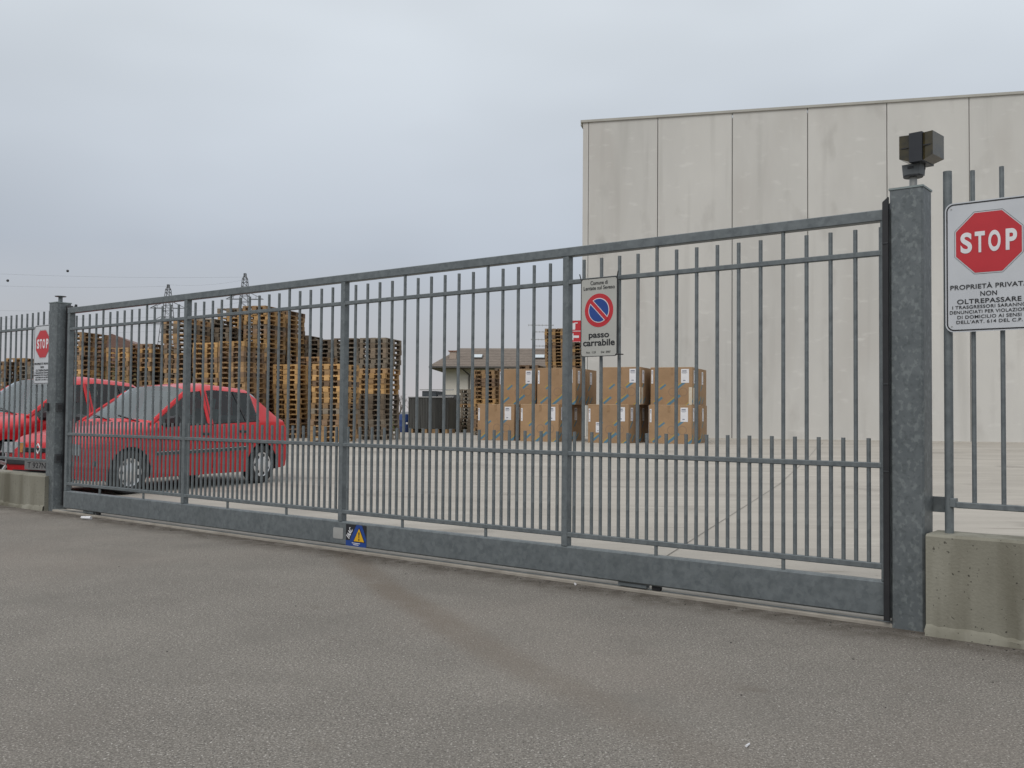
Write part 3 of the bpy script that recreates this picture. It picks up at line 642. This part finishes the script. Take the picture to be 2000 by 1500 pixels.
def car(loc, heading, label, P):
    """local x forward, y left"""
    root = empty('parked_car', loc, heading); tag(root, label, 'car', 'red cars parked behind the gate')
    KX = P['keys']                                  # x, half width, bottom z, belt z, glass-top half width, glass-top z, top z
    ks = np.array(KX)[::-1]; xs_ = list(np.arange(ks[0, 0], ks[-1, 0], .045)) + [k[0] for k in KX]; xs_ = sorted(set(round(float(x), 4) for x in xs_))
    fx = [P['cowl'], P['rooff'], P['roofr'], P['hatch']]
    rows = []
    for x in xs_:
        hw, zb, zbelt, gw, gt, tp = [float(np.interp(x, ks[:, 0], ks[:, i])) for i in range(1, 7)]
        sec = []
        for j in range(9):
            f = j / 8; z = zb + (zbelt - .03 - zb) * f
            sec.append((hw * (.93 + .07 * math.sin(min(1, .25 + f) * math.pi * .62) if f < .7 else 1 - .018 * (f - .7) / .3), z))
        sec.append((hw * .962, zbelt))
        sec += [(gw, gt), (gw * .90, gt + (tp - gt) * .55), (gw * .55, gt + (tp - gt) * .92), (0., tp)]
        rows.append([(x, y, z) for y, z in sec])
    NS = len(rows[0]); axf, axr, wr = P['axf'], P['axr'], P['arch']
    def inside(p): return any((p[0] - a) ** 2 + (p[2] - P['wz']) ** 2 < wr * wr for a in (axf, axr))
    def snap(p):
        for a in (axf, axr):
            d = math.hypot(p[0] - a, p[2] - P['wz'])
            if d < wr and d > 1e-4: return (a + (p[0] - a) * wr / d, p[1], P['wz'] + (p[2] - P['wz']) * wr / d)
        return p
    body = MB(); gl = {'windscreen': MB(), 'rear_window': MB(), 'side_window': [MB(), MB()]}
    for sgn in (1, -1):
        base = [(x, y * sgn, z) for r_ in rows for x, y, z in r_]
        ins = [inside(p) for p in base]
        bp = [snap(p) for p in base]; fb = []; fg = []; fw = []; frw = []
        for i in range(len(rows) - 1):
            xm = (rows[i][0][0] + rows[i + 1][0][0]) / 2
            for j in range(NS - 1):
                q = (i * NS + j, (i + 1) * NS + j, (i + 1) * NS + j + 1, i * NS + j + 1)
                if j < 9 and all(ins[k] for k in q): continue
                if j == 9 and P['qend'] < xm < P['cowl'] - .12: fg.append(q)
                elif j >= 10 and P['rooff'] < xm < P['cowl'] - .02: fw.append(q)
                elif j >= 10 and P['hatch'] + .04 < xm < P['roofr'] - .04: frw.append(q)
                else: fb.append(q)
        body.add(bp, fb); gl['windscreen'].add(base, fw); gl['rear_window'].add(base, frw); gl['side_window'][0 if sgn > 0 else 1].add(base, fg)
    for ri in (0, -1):
        r_ = rows[ri]; ring = [(x, y, z) for x, y, z in r_] + [(x, -y, z) for x, y, z in r_[::-1][1:]]
        body.add(ring, [tuple(range(len(ring)))])
    me = body.mesh('body', PAINT); bm = bmesh.new(); bm.from_mesh(me); bmesh.ops.remove_doubles(bm, verts=bm.verts, dist=.0005)
    bmesh.ops.delete(bm, geom=[v for v in bm.verts if not v.link_faces], context='VERTS'); bmesh.ops.recalc_face_normals(bm, faces=bm.faces)
    for f in bm.faces: f.smooth = True
    for e in bm.edges:
        if len(e.link_faces) == 2 and e.calc_face_angle(0) > R(38): e.smooth = False
    bm.to_mesh(me); bm.free(); link('body', me, root)
    def gbuild(nm, m_):
        me = m_.mesh(nm, SCREEN if nm == 'windscreen' else GLASS); bm = bmesh.new(); bm.from_mesh(me); bmesh.ops.remove_doubles(bm, verts=bm.verts, dist=.0005)
        bmesh.ops.delete(bm, geom=[v for v in bm.verts if not v.link_faces], context='VERTS')
        for f in bm.faces: f.smooth = True
        bm.to_mesh(me); bm.free(); return link(nm, me, root)
    gbuild('windscreen', gl['windscreen']); gbuild('rear_window', gl['rear_window'])
    for k in (0, 1): gbuild('side_window', gl['side_window'][k])
    def at(x, j, sg=1):
        i = min(range(len(xs_)), key=lambda q: abs(xs_[q] - x)); p_ = rows[i][j]; return Vector((p_[0], p_[1] * sg, p_[2]))
    for sg in (1, -1):
        # pillars, frames and seals
        MB().beam(at(P['cowl'], 10, sg), at(P['rooff'], 10, sg) + Vector((0, 0, .0)), .062, .05, .014, up=(0, sg, .6)).build('front_pillar', PAINT, root)
        MB().beam(at(P['cowl'] - .12, 9, sg) + Vector((0, .004 * sg, .004)), at(P['qend'], 9, sg) + Vector((0, .004 * sg, .004)), .012, .018, .003).build('window_seal', BLACK, root)
        xb = P['bpil']
        MB().beam(at(xb + .05, 9, sg), at(xb, 10, sg), .105, .03, .008, up=(0, sg, .5)).build('middle_pillar', PAINT, root)
        MB().beam(at(xb + .055, 9, sg) + Vector((0, .014 * sg, 0)), at(xb + .005, 10, sg) + Vector((0, .014 * sg, .0)), .014, .012, .003, up=(0, sg, .5)).build('door_gap', BLACK, root)
        MB().beam(at(P['qdiv'] - .02, 9, sg), at(P['qdiv'] + .08, 10, sg), .03, .025, .005, up=(0, sg, .5)).build('quarter_divider', BLACK, root)
        # door shut lines, handles, rubbing strip
        for x in (P['cowl'] - .08, xb, P['qdiv'] - .08):
            pts = [at(x, j, sg) + Vector((0, .001 * sg, 0)) for j in range(1, 10)]; s_ = MB()
            for a_, b2 in zip(pts[:-1], pts[1:]): s_.beam(a_, b2, .007, .006, .001, up=(0, sg, 0))
            if not any(inside(q) for q in pts): s_.build('door_gap', BLACK, root)
        for x in (xb + .13, P['qdiv'] + .06):
            q = at(x, 7, sg); MB().beam(q + Vector((-.07, .006 * sg, -.02)), q + Vector((.07, .006 * sg, -.015)), .02, .035, .006).build('door_handle', BLACK, root)
        pts = [at(x, 4, sg) + Vector((0, .006 * sg, 0)) for x in np.linspace(axf - wr - .06, axr + wr + .06, 9)]; s_ = MB()
        for a_, b2 in zip(pts[:-1], pts[1:]): s_.beam(a_, b2, .016, .05, .004)
        s_.build('rubbing_strip', DARK, root)
        s_ = MB()
        for a_, b2 in zip(pts[:-1], pts[1:]): s_.beam(a_ + Vector((0, .008 * sg, .02)), b2 + Vector((0, .008 * sg, .02)), .004, .006, .001)
        s_.build('bright_trim', CHROME, root)
        q = at(P['cowl'] - .2, 9, sg); m_ = MB().beam(q + Vector((0, .0, .06)), q + Vector((.02, .19 * sg, .085)), .1, .13, .03).build('door_mirror', BLACK, root)
        # wheels
        for ax in (axf, axr):
            yw = (float(np.interp(ax, ks[:, 0], ks[:, 1])) - .095)
            wo = empty('wheel', (ax, yw * sg, P['wz']), 0 if sg > 0 else math.pi); wo.parent = root
            rt = P['tyre']; rr_ = P['rim']
            MB().lathe([(rr_ * .96, -.07), (rt * .95, -.085), (rt, -.06), (rt, .06), (rt * .95, .083), (rr_ * 1.08, .088), (rr_ * .97, .07)], 36).build('tyre', TYRE, wo, True)
            cv = MB().lathe([(rr_ * 1.0, .066), (rr_ * .97, .086), (rr_ * .86, .078), (rr_ * .55, .085), (rr_ * .25, .098), (.0, .1)], 36).build('wheel_cover' if not P['alloy'] else 'rim_disc', CHROME if not P['alloy'] else BLACK, wo, True)
            if P['alloy']:
                for k in range(5):
                    a = 2 * math.pi * k / 5 + .3; MB().beam((.02 * math.cos(a), .1, .02 * math.sin(a)), (rr_ * .95 * math.cos(a), .09, rr_ * .95 * math.sin(a)), .05, .03, .008, up=(0, 1, 0)).build('spoke', CHROME, wo)
                MB().lathe([(rr_ * .9, .08), (rr_ * .93, .1), (rr_ * 1.0, .1), (rr_ * 1.02, .07)], 36).build('rim_ring', CHROME, wo, True)
            else:
                for k in range(7):
                    a = 2 * math.pi * k / 7; c_ = Vector((rr_ * .74 * math.cos(a), .083, rr_ * .74 * math.sin(a)))
                    MB().tube(c_, c_ + Vector((0, .004, 0)), rr_ * .13, n=12).build('cover_slot', BLACK, wo)
            arch = MB(); ns = 14; V = []
            for k in range(ns + 1):
                a = R(-14) + R(208) * k / ns; c_, s2 = math.cos(a), math.sin(a)
                V += [(ax + wr * c_, (yw + .085) * sg, P['wz'] + wr * s2), (ax + wr * c_, (yw - .2) * sg, P['wz'] + wr * s2)]
            arch.add(V, [(2 * k, 2 * k + 1, 2 * k + 3, 2 * k + 2) for k in range(ns)]); arch.build('wheel_arch_liner', BLACK, root)
    zb = P['wz']
    MB().box(((axf + axr) / 2, 0, .28), (axf - axr + .5, 1.15, .14)).build('underbody', BLACK, root)
    MB().box(((P['cowl'] + P['hatch']) / 2, 0, .45), (P['cowl'] - P['hatch'] + .2, P['hw'] * 1.8, .1)).build('floor_pan', SEAT, root)
    MB().beam((P['cowl'] + .02, -.6, P['belt'] - .1), (P['cowl'] + .02, .6, P['belt'] - .1), .45, .2, .05).build('dashboard', DARK, root)
    for y in (.34, -.34):
        for x in (P['cowl'] - 1.05,):
            s_ = MB().beam((x + .1, y - .23, .58), (x + .1, y + .23, .58), .5, .16, .05).beam((x - .18, y, .6), (x - .32, y, P['belt'] + .22), .44, .13, .05, up=(1, 0, 0)).beam((x - .32, y, P['belt'] + .24), (x - .35, y, P['belt'] + .38), .24, .09, .03, up=(1, 0, 0)).build('front_seat', SEAT, root)
    MB().beam((P['hatch'] + .62, -.58, .75), (P['hatch'] + .62, .58, .75), .16, .52, .06).build('rear_bench', SEAT, root)
    sw = MB().lathe([(.175, -.012), (.19, 0), (.175, .012), (.16, 0), (.175, -.012)], 20, axis='Z').build('steering_wheel', BLACK, root); sw.location = (P['cowl'] - .42, .34, P['belt'] + .0); sw.rotation_euler = (0, R(-62), 0)
    # front end
    xn = P['nose']; zf = P['hz']
    LAMP = mat('headlamp', (.42, .44, .45), (.32, .34, .36), scale=25, rough=.15)
    for sg in (1, -1):
        M_ = Matrix.Rotation(R(-17) * sg, 3, 'Z') @ Matrix.Rotation(R(-9), 3, 'Y')
        h = MB().box((0, 0, 0), (.09, .34, .135), M=M_).build('headlight', LAMP, root, loc=(xn - .045, .52 * sg, zf + .02))
        MB().box((.02, -.17 * sg, 0), (.08, .05, .12), M=M_).build('indicator', mat('amber_lamp', (.5, .22, .05), (.42, .18, .04), rough=.2), h)
        MB().beam((xn - .01, .40 * sg, .27), (xn - .055, .66 * sg, .27), .03, .09, .01).build('fog_lamp', LAMP, root)
        MB().beam((xn + .004, .58 * sg, .41), (xn - .22, .785 * sg, .41), .03, .07, .012).build('bumper_strip', DARK, root)
    MB().beam((xn + .012, -.60, .41), (xn + .012, .60, .41), .03, .07, .012).build('bumper_strip', DARK, root)
    MB().beam((xn + .004, -.30, zf + .0), (xn + .004, .30, zf), .02, .06, .01).build('grille', BLACK, root)
    MB().beam((xn + .003, -.5, .27), (xn + .003, .5, .27), .02, .08, .01).build('lower_grille', BLACK, root)
    e = MB(); yz = [(0, .062), (.045, 0), (0, -.062), (-.045, 0)]
    for a_, b2 in zip(yz, yz[1:] + yz[:1]): e.beam((xn + .028, a_[0] * .95, zf + .02 + a_[1]), (xn + .028, b2[0] * .95, zf + .02 + b2[1]), .014, .014, .003, up=(1, 0, 0))
    e.build('diamond_emblem', mat('bright_chrome', (.75, .76, .78), (.68, .69, .7), rough=.2), root)
    np_ = MB().box((xn + .036, 0, .345 if P['alloy'] else .375), (.008, .46, .11)).build('number_plate', mat('plate_grey', (.22, .22, .22), (.18, .18, .18)), root)
    if not P['alloy']:
        tx = text('T 927N', .34, (xn + .0415, 0, .375), root, INK, name='number_plate_lettering', size=.08, hscale=.07); tx.rotation_euler = (R(90), 0, R(90))
    wb = P['cowl']
    for y0, y1 in ((.5, -.02), (0., -.5)):
        MB().beam((wb + .015, y0, at(wb, 13).z - .01), (wb - .09, y1, at(wb - .1, 13).z + .012), .014, .012, .003).build('wiper', BLACK, root)
    for sg in (1, -1): MB().beam((P['tail'] + .02, .62 * sg, .72), (P['tail'] + .1, .70 * sg, .72), .12, .2, .02).build('tail_light', mat('tail_red', (.3, .01, .015), (.25, .01, .012), rough=.2), root)
    MB().beam((P['tail'] - .01, -.6, .42), (P['tail'] - .01, .6, .42), .05, .12, .02).build('rear_bumper', PAINT, root)
    return root
P1 = dict(keys=[(1.93, .60, .24, .50, .56, .545, .57), (1.88, .70, .21, .58, .62, .625, .66), (1.72, .775, .19, .66, .68, .71, .755), (1.23, .805, .19, .77, .70, .815, .865), (.82, .812, .19, .855, .69, .89, .935),
                (.12, .815, .19, .875, .575, 1.33, 1.42), (-.40, .815, .19, .895, .58, 1.375, 1.48), (-1.12, .81, .19, .925, .58, 1.345, 1.43), (-1.30, .80, .20, .935, .58, 1.26, 1.35), (-1.72, .785, .22, .93, .67, .955, .985), (-1.79, .775, .24, .84, .68, .87, .885), (-1.83, .74, .27, .62, .66, .65, .66)],
          cowl=.82, rooff=.12, roofr=-1.18, hatch=-1.72, qend=-1.14, bpil=-.22, qdiv=-.86, axf=1.22, axr=-1.22, arch=.325, wz=.282, tyre=.282, rim=.185, alloy=False, belt=.87, hw=.79, nose=1.93, hz=.565, tail=-1.83)
def scale_car(P, kx, ky, kz):
    Q = dict(P); Q['keys'] = [(a * kx, b * ky, c, c + (d - c) * kz, e * ky, c + (f - c) * kz, c + (g - c) * kz) for a, b, c, d, e, f, g in P['keys']]
    for k in ('cowl', 'rooff', 'roofr', 'hatch', 'qend', 'bpil', 'qdiv', 'axf', 'axr', 'nose', 'tail'): Q[k] = P[k] * kx
    Q['belt'] = P['belt'] * kz; Q['hz'] = P['hz'] * kz; Q['hw'] *= ky; return Q
P2 = scale_car(P1, 1.08, 1.05, 1.10); P2.update(alloy=True, tyre=.305, rim=.21, wz=.305, arch=.35)
def place_car(fw, rw, P):
    """fw, rw: ground contact points of the left front and rear wheels"""
    h = (Vector(fw) - Vector(rw)).normalized(); ang = math.atan2(h.y, h.x); left = Vector((-h.y, h.x))
    mid = (Vector(fw) + Vector(rw)) / 2 - left * .72
    return Vector((mid.x, mid.y, .012)), ang
l_, a_ = place_car((-4.93, 12.42), (-3.80, 14.60), P1)
car(l_, a_, 'nearer red hatchback parked just behind the gate, nose to the left', P1)
l2 = l_ + Vector((-2.28, 1.32, 0)) + Vector((-.02, .0, 0))
car(l2, a_ + R(3), 'farther, taller red car with spoked wheels, mostly hidden behind the left pillar', P2)

# ------------------------------------------------------------------ background yard things
BINM = mat('dark_sheet', (.05, .052, .05), (.085, .085, .08), scale=2, rough=.5, stretch=(6, 6, .4), rnd=.25)
def ribbed_bin(x, y, w_, h_, label):
    r = empty('ribbed_container', (x, y, gz(y) + .013), -WPSI); tag(r, label, 'container', 'dark ribbed containers beside the pallets')
    n = 12; V = []
    for i in range(n * 4 + 1):
        t = i / (n * 4); xx = -w_ / 2 + w_ * t; yy = -.5 - .03 * (1 if (i // 2) % 2 else 0); V += [(xx, yy, .16), (xx, yy, h_)]
    MB().add(V, [(2 * i, 2 * i + 1, 2 * i + 3, 2 * i + 2) for i in range(n * 4)]).build('ribbed_front', BINM, r)
    MB().box((0, .05, h_ / 2 + .08), (w_ - .01, 1.06, h_ - .17)).build('shell', BINM, r)
    MB().beam((-w_ / 2, -.52, h_ + .02), (w_ / 2, -.52, h_ + .02), .05, .04, .005).build('rim', mat('rim_grey', (.25, .25, .25), (.2, .2, .2)), r)
    for xx in (-w_ * .33, w_ * .33): MB().box((xx, -.05, .075), (.14, 1.0, .15)).build('skid', PT['mid'], r)
for i, (px_, lab) in enumerate(((838, 'dark grey ribbed container nearest the blue barrel'), (862, 'middle dark grey ribbed container beside the pallets'), (885, 'dark grey ribbed container nearest the dark pallet stack'))):
    d = 38. ; x = (px_ - 1000 - 13) / 1892. * d; ribbed_bin(x, d - i * .12, .52 if i else .78, 1.36, lab)
cg = empty('wire_cage', ((860 - 1000) / 1892. * 41, 41, gz(40) + .01), -WPSI); tag(cg, 'grey metal frame crate standing behind the ribbed containers', 'crate')
for z in (.1, .8, 1.45, 1.75): MB().beam((-.75, -.5, z), (.75, -.5, z), .04, .04, .005).build('frame_bar', GREYMET, cg)
for x in (-.73, -.2, .35, .73): MB().beam((x, -.5, 0), (x, -.5, 1.75), .04, .04, .005).build('upright', GREYMET, cg)
MB().box((-.35, 0, .9), (.6, .9, 1.6)).build('dark_load', mat('dark_load', (.04, .05, .06), (.06, .07, .08)), cg)
MB().box((.4, 0, .82), (.7, .9, 1.45)).build('grey_load', mat('grey_load', (.14, .145, .15), (.1, .1, .11)), cg)
bl = empty('blue_barrel', ((791 - 1000) / 1892. * 38.5, 38.5, gz(38) + .013)); tag(bl, 'blue plastic barrel standing beside the dark pallet stack', 'barrel')
MB().lathe([(0, 0), (.2, 0), (.22, .03), (.22, .22), (.228, .24), (.22, .26), (.22, .46), (.228, .48), (.22, .5), (.215, .68), (.19, .72), (0, .72)], 28, axis='Z').build('drum', mat('barrel_blue', (.02, .055, .19), (.018, .045, .16), rough=.4), bl, True)
MB().lathe([(.0, .722), (.06, .722), (.06, .745), (0, .745)], 16, axis='Z').build('bung', PAPER, bl)
MB().box((.1, -.2, .36), (.1, .012, .07)).build('label', PAPER, bl)

def house(name, c, rz, L, Wd, ez, rise, over, mats, label, hip=True):
    r = empty(name, c, rz); tag(r, label, 'house')
    MB().box((0, 0, ez / 2), (L, Wd, ez)).build('wall', mats[0], r)
    a, b = L / 2 + over, Wd / 2 + over; hp = 1.95 if hip else 0.; t = .22
    V = [(-a, -b, ez), (a, -b, ez), (a, b, ez), (-a, b, ez), (-a + hp, 0, ez + rise), (a - hp, 0, ez + rise)]
    V += [(x, y, z + t) for x, y, z in V]
    rf = MB().add(V, [(6, 7, 11, 10), (7, 8, 11), (8, 9, 10, 11), (9, 6, 10), (0, 1, 7, 6), (1, 2, 8, 7), (2, 3, 9, 8), (3, 0, 6, 9), (3, 2, 1, 0)]).build('roof', mats[1], r)
    MB().beam((-a - .02, -b - .07, ez + .1), (a + .02, -b - .07, ez + .1), .12, .16, .03).build('gutter', mats[2], r)
    return r, rf
TILE = mat('roof_tile', (.205, .168, .14), (.16, .132, .11), scale=3, rough=.9, stretch=(1, 1, 4))
CREAM = mat('cream_render', (.70, .655, .59), (.64, .6, .54), scale=1, rough=.9)
GUT = mat('gutter_dark', (.07, .065, .06), (.09, .08, .07))
hx = 1.0
h1, rf1 = house('house', (hx, 83, .28), -R(4), 12.6, 7.0, 4.45, 1.75, 1.15, (CREAM, TILE, GUT), 'cream house with a brown hipped roof and two skylights beyond the pallets')
b_ = 7.0 / 2 + 1.15
def on_roof(x, f): return Vector((x, -b_ + b_ * f, 4.45 + 1.75 * f + .225))
for k in range(1, 11):      # tile courses as stepped laps
    f = k / 11.; z = on_roof(0, f); hl = 12.6 / 2 + 1.15 - 1.95 * f
    MB().beam((-hl + .1, z.y, z.z + .012), (hl - .1, z.y, z.z + .012), .34, .03, .004, up=(0, -.39, .92)).build('tile_course', TILE, rf1)
for x in (-3.75, 1.45):
    M_ = Matrix.Rotation(math.atan2(1.75, b_), 3, 'X')
    s_ = MB().box((0, 0, 0), (.95, .95, .12), M=M_).build('skylight', GUT, rf1, loc=on_roof(x, .45) + Vector((0, 0, .08)))
    MB().box((0, -.02, .07), (.8, .8, .02), M=M_).build('pane', mat('skylight_glass', (.55, .6, .62), (.5, .55, .58), rough=.1), s_)
ch_ = MB().box((0, 0, .05), (.55, .5, .75)).build('chimney', mat('chimney_render', (.42, .34, .28), (.36, .28, .23)), rf1, loc=on_roof(-5.75, .42) + Vector((0, 0, .1)))
MB().box((0, 0, .47), (.75, .66, .08)).build('chimney_cap', mat('terracotta', (.3, .14, .09), (.25, .12, .08)), ch_)
MB().tube((-4.3, -3.56, .2), (-4.3, -3.56, 4.0), .06, n=8).tube((-4.3, -3.56, 4.0), (-4.8, -4.5, 4.45), .06, n=8).build('downpipe', GUT, h1)
an = empty('television_aerial', (0, 82.0, 5.6)); tag(an, 'thin television aerial with several cross arms above the cream house', 'aerial')
MB().tube((3.3, 0, 0), (3.3, 0, 3.1), .035, n=6).build('mast', GREYMET, an)
for z, l0, l1 in ((3.02, 1.35, 3.5), (2.45, 1.7, 3.4), (1.8, 1.6, 3.4), (1.25, 2.0, 3.6)):
    c_ = MB().tube((l0, 0, z), (l1, 0, z), .028, n=5).build('boom', GREYMET, an)
    e_ = MB()
    for q in np.arange(l0, l1, .3): e_.tube((q, -.28, z), (q, .28, z), .014, n=4).tube((q, 0, z - .1), (q, 0, z + .1), .014, n=4)
    e_.build('elements', GREYMET, c_)
h2, rf2 = house('house', (-26.4, 69.5, .28), R(100), 19.0, 6.2, 3.65, 1.65, .7, (mat('yellow_render', (.36, .29, .14), (.3, .24, .12)), mat('red_tile', (.2, .11, .085), (.15, .085, .07), scale=3, stretch=(1, 1, 4)), GUT), 'house with a dark gable and red tiled roof behind the left pallets', hip=False)

def bare_tree(x, y, h, seed, label):
    rr = random.Random(seed); r = empty('bare_tree', (x, y, gz(y) - .03)); tag(r, label, 'tree', 'leafless trees beyond the yard')
    tk = MB(); br = MB()
    def grow(p, d, ln, rad, lev):
        q = p + d * ln; (tk if lev == 0 else br).tube(p, q, rad, rad * .65, n=5)
        if lev >= 5: return
        for k in range(3 if lev < 2 else 2):
            v = (d + Vector((rr.uniform(-.75, .75), rr.uniform(-.75, .75), rr.uniform(-.1, .55)))).normalized(); grow(p + d * ln * rr.uniform(.55, 1), v, ln * rr.uniform(.6, .82), rad * .58, lev + 1)
    grow(Vector((0, 0, 0)), Vector((rr.uniform(-.08, .08), 0, 1)).normalized(), h * .28, h * .018, 0)
    BARK = mat('bark', (.13, .10, .075), (.09, .07, .055), rough=.9)
    tk.build('trunk', BARK, r); br.build('crown', BARK, r)
for i, (px_, d, h, lab) in enumerate(((781, 58, 2.9, 'bare twiggy tree right beside the pallet stack'), (806, 62, 2.6, 'small bare tree behind the blue barrel'), (824, 66, 2.9, 'bare tree left of the cream house'), (770, 75, 3.4, 'bare tree half hidden behind the pallets'))):
    bare_tree((px_ - 1000) / 1892. * d, d, h, 11 + i, lab)
rg = random.Random(5); gm = MB()
for k in range(2600):
    x = rg.uniform(-9, .6); y = rg.uniform(40.2, 47); s_ = rg.uniform(.15, .5); a = rg.uniform(0, 6.3); z = gz(y) - .03
    gm.add([(x - .04 * math.cos(a), y - .04 * math.sin(a), z), (x + .04 * math.cos(a), y + .04 * math.sin(a), z), (x + rg.uniform(-.12, .12), y + rg.uniform(-.12, .12), z + s_)], [(0, 1, 2)])
tag(gm.build('grass', mat('weeds', (.09, .12, .03), (.15, .15, .06), scale=2, rough=.9)), 'rough grass growing along the back edge of the yard', 'grass', kind='stuff')
hm = MB(); pts = []
for i in range(61):
    x = -700 + 1400 * i / 60; hgt = 3.0 + 2.2 * math.sin(i * .9) + 1.6 * math.sin(i * 2.3) + rg.uniform(0, 2.2)
    pts += [(x, 640 + 25 * math.sin(i), -.5), (x, 650 + 25 * math.sin(i), hgt), (x, 690, hgt * .8), (x, 700, -.5)]
hm.add(pts, [(4 * i + j, 4 * i + 4 + j, 4 * i + 5 + j, 4 * i + 1 + j) for i in range(60) for j in range(3)])
tag(hm.build('distant_wood', mat('far_wood', (.20, .20, .205), (.16, .165, .17), scale=.06, rough=1)), 'hazy line of distant woodland on the horizon', 'woodland', kind='stuff')

# pylons and wires
STEEL = mat('pylon_steel', (.14, .145, .155), (.11, .115, .125))
def pylon(x, y, h, label):
    r = empty('electricity_pylon', (x, y, 0)); tag(r, label, 'pylon', 'lattice pylons on the skyline')
    def wd(z): return 2.6 * (1 - z / h) ** 1.0 * 1.0 + .35 if z < h * .98 else .2
    m_ = MB(); zs = [h * (1 - .87 ** k) / (1 - .87 ** 16) for k in range(17)]
    for z0, z1 in zip(zs[:-1], zs[1:]):
        a, b = wd(z0), wd(z1)
        for sx, sy in ((1, 1), (-1, 1), (-1, -1), (1, -1)):
            m_.tube((a * sx, a * sy, z0), (b * sx, b * sy, z1), .09, n=4)
            m_.tube((a * sx, a * sy, z0), (-b * sy if False else b * (sx if sy > 0 else -sx) * (-1 if sx * sy > 0 else 1), b * sy, z1), .05, n=4)
            m_.tube((b * sx, b * sy, z1), (b * sx, -b * sy, z1), .045, n=4); m_.tube((b * sx, b * sy, z1), (-b * sx, b * sy, z1), .045, n=4)
    m_.build('lattice', STEEL, r)
    for zf, l in ((.70, 4.6), (.82, 4.0)):
        for sg in (1, -1):
            c_ = MB(); z = h * zf; q = wd(z)
            for y_ in (-q, q): c_.tube((q * sg, y_, z + 1.5), (l * sg, 0, z), .07, n=4).tube((q * sg, y_, z), (l * sg, 0, z), .07, n=4)
            c_.tube((l * sg * .6, 0, z), (l * sg * .6, 0, z + .7), .05, n=4).build('cross_arm', STEEL, r)
    return r
PA = Vector(((325 - 1000) / 1892. * 215, 215, 0)); PB = Vector(((475 - 1000) / 1892. * 205, 205, 0))
pylon(PA.x, PA.y, 29.2, 'left lattice pylon rising behind the gate rail'); pylon(PB.x, PB.y, 30.4, 'right lattice pylon rising behind the tallest pallet tower')
def wire(a, b, sag, label, rad=.014):
    a, b = Vector(a), Vector(b); m_ = MB(); n = 24; pr_ = None
    for i in range(n + 1):
        t = i / n; q = a.lerp(b, t) - Vector((0, 0, 4 * sag * t * (1 - t)))
        if pr_ is not None: m_.tube(pr_, q, rad, n=4)
        pr_ = q
    o = m_.build('overhead_wire', STEEL); tag(o, label, 'wire', 'overhead wires on the left'); return o
def pt(px_, py_, d):      # a point in the air at depth d
    return Vector(((px_ - 1000) / 1892. * d, d, EYE + (808 + .00823 * (px_ - 1000) - py_) * d / 1892.))
for i, (y0, y1, x1, e, lab) in enumerate(((520, 540, 475, PB, 'topmost thin overhead wire with a dark marker ball'), (544, 558, 325, PA, 'second overhead wire, carrying the leftmost marker ball'), (597, 601, 325, PA, 'overhead wire just above the left pillar cap height'), (612, 618, 325, PA, 'overhead wire crossing the tops of the fence bars'), (627, 634, 325, PA, 'overhead wire below the fence bar tops'), (645, 645, 325, PA, 'lowest overhead wire behind the left fence'))):
    a = pt(-260, y0, 190); b = pt(x1, y1, e.y); wire(a, b, .8, lab)
for i, (y0, y1) in enumerate(((541, 545), (597, 586), (612, 600))):
    wire(pt(325, y0 + 14, PA.y) , pt(475, y1, PB.y), .6, ('upper', 'middle', 'lower')[i] + ' overhead wire strung between the two pylons', .012)
for px_, py_, d, lab in ((127, 528, 196, 'dark marker ball on the top overhead wire'), (10, 547, 193, 'marker ball on the second wire at the left edge')):
    o = MB().lathe([(.0, -.28), (.2, -.2), (.28, 0), (.2, .2), (0, .28)], 16, axis='Z').build('marker_ball', mat('marker', (.05, .05, .055), (.04, .04, .045)), None, True, loc=pt(px_, py_, d)); tag(o, lab, 'marker ball', 'marker balls on the wires')

# ------------------------------------------------------------------ litter on the asphalt
for k, (x, y, w_, d_, lab) in enumerate(((1.50, 5.44, .045, .016, 'white cigarette end lying by the gate rail near the right pillar'), (.78, 3.2, .028, .012, 'white scrap lying on the asphalt in the foreground'), (.41, 6.17, .03, .02, 'pale crumb of litter below the gate post'), (-4.2, 9.62, .12, .05, 'pale flat scrap lying in front of the left end of the gate'))):
    o = MB().tube((-w_ / 2, 0, d_ * .35), (w_ / 2, 0, d_ * .35), d_ * .35, d_ * .25, n=7).build('litter_scrap', PAPER, loc=(x, y, .001), rz=rg.uniform(0, 3)); tag(o, lab, 'litter', 'litter on the asphalt')
PEB = mat('pebble', (.05, .045, .04), (.03, .028, .026)); pe = MB(); rq = random.Random(21)
for k in range(420):
    s_ = rq.uniform(-11, 1.2); o_ = -abs(rq.gauss(0, 1.0)) - .1 if k < 60 else -rq.uniform(0, .12) - .04; q = G(s_, o_); sz = rq.uniform(.0012, .004)
    pe.box((q.x, q.y, sz * .4), (sz * 2 * rq.uniform(.7, 1.4), sz * 1.5, sz), rz=rq.uniform(0, 3))
tag(pe.build('gravel', PEB), 'scattered small dark stones on the asphalt before the gate', 'gravel', kind='stuff')
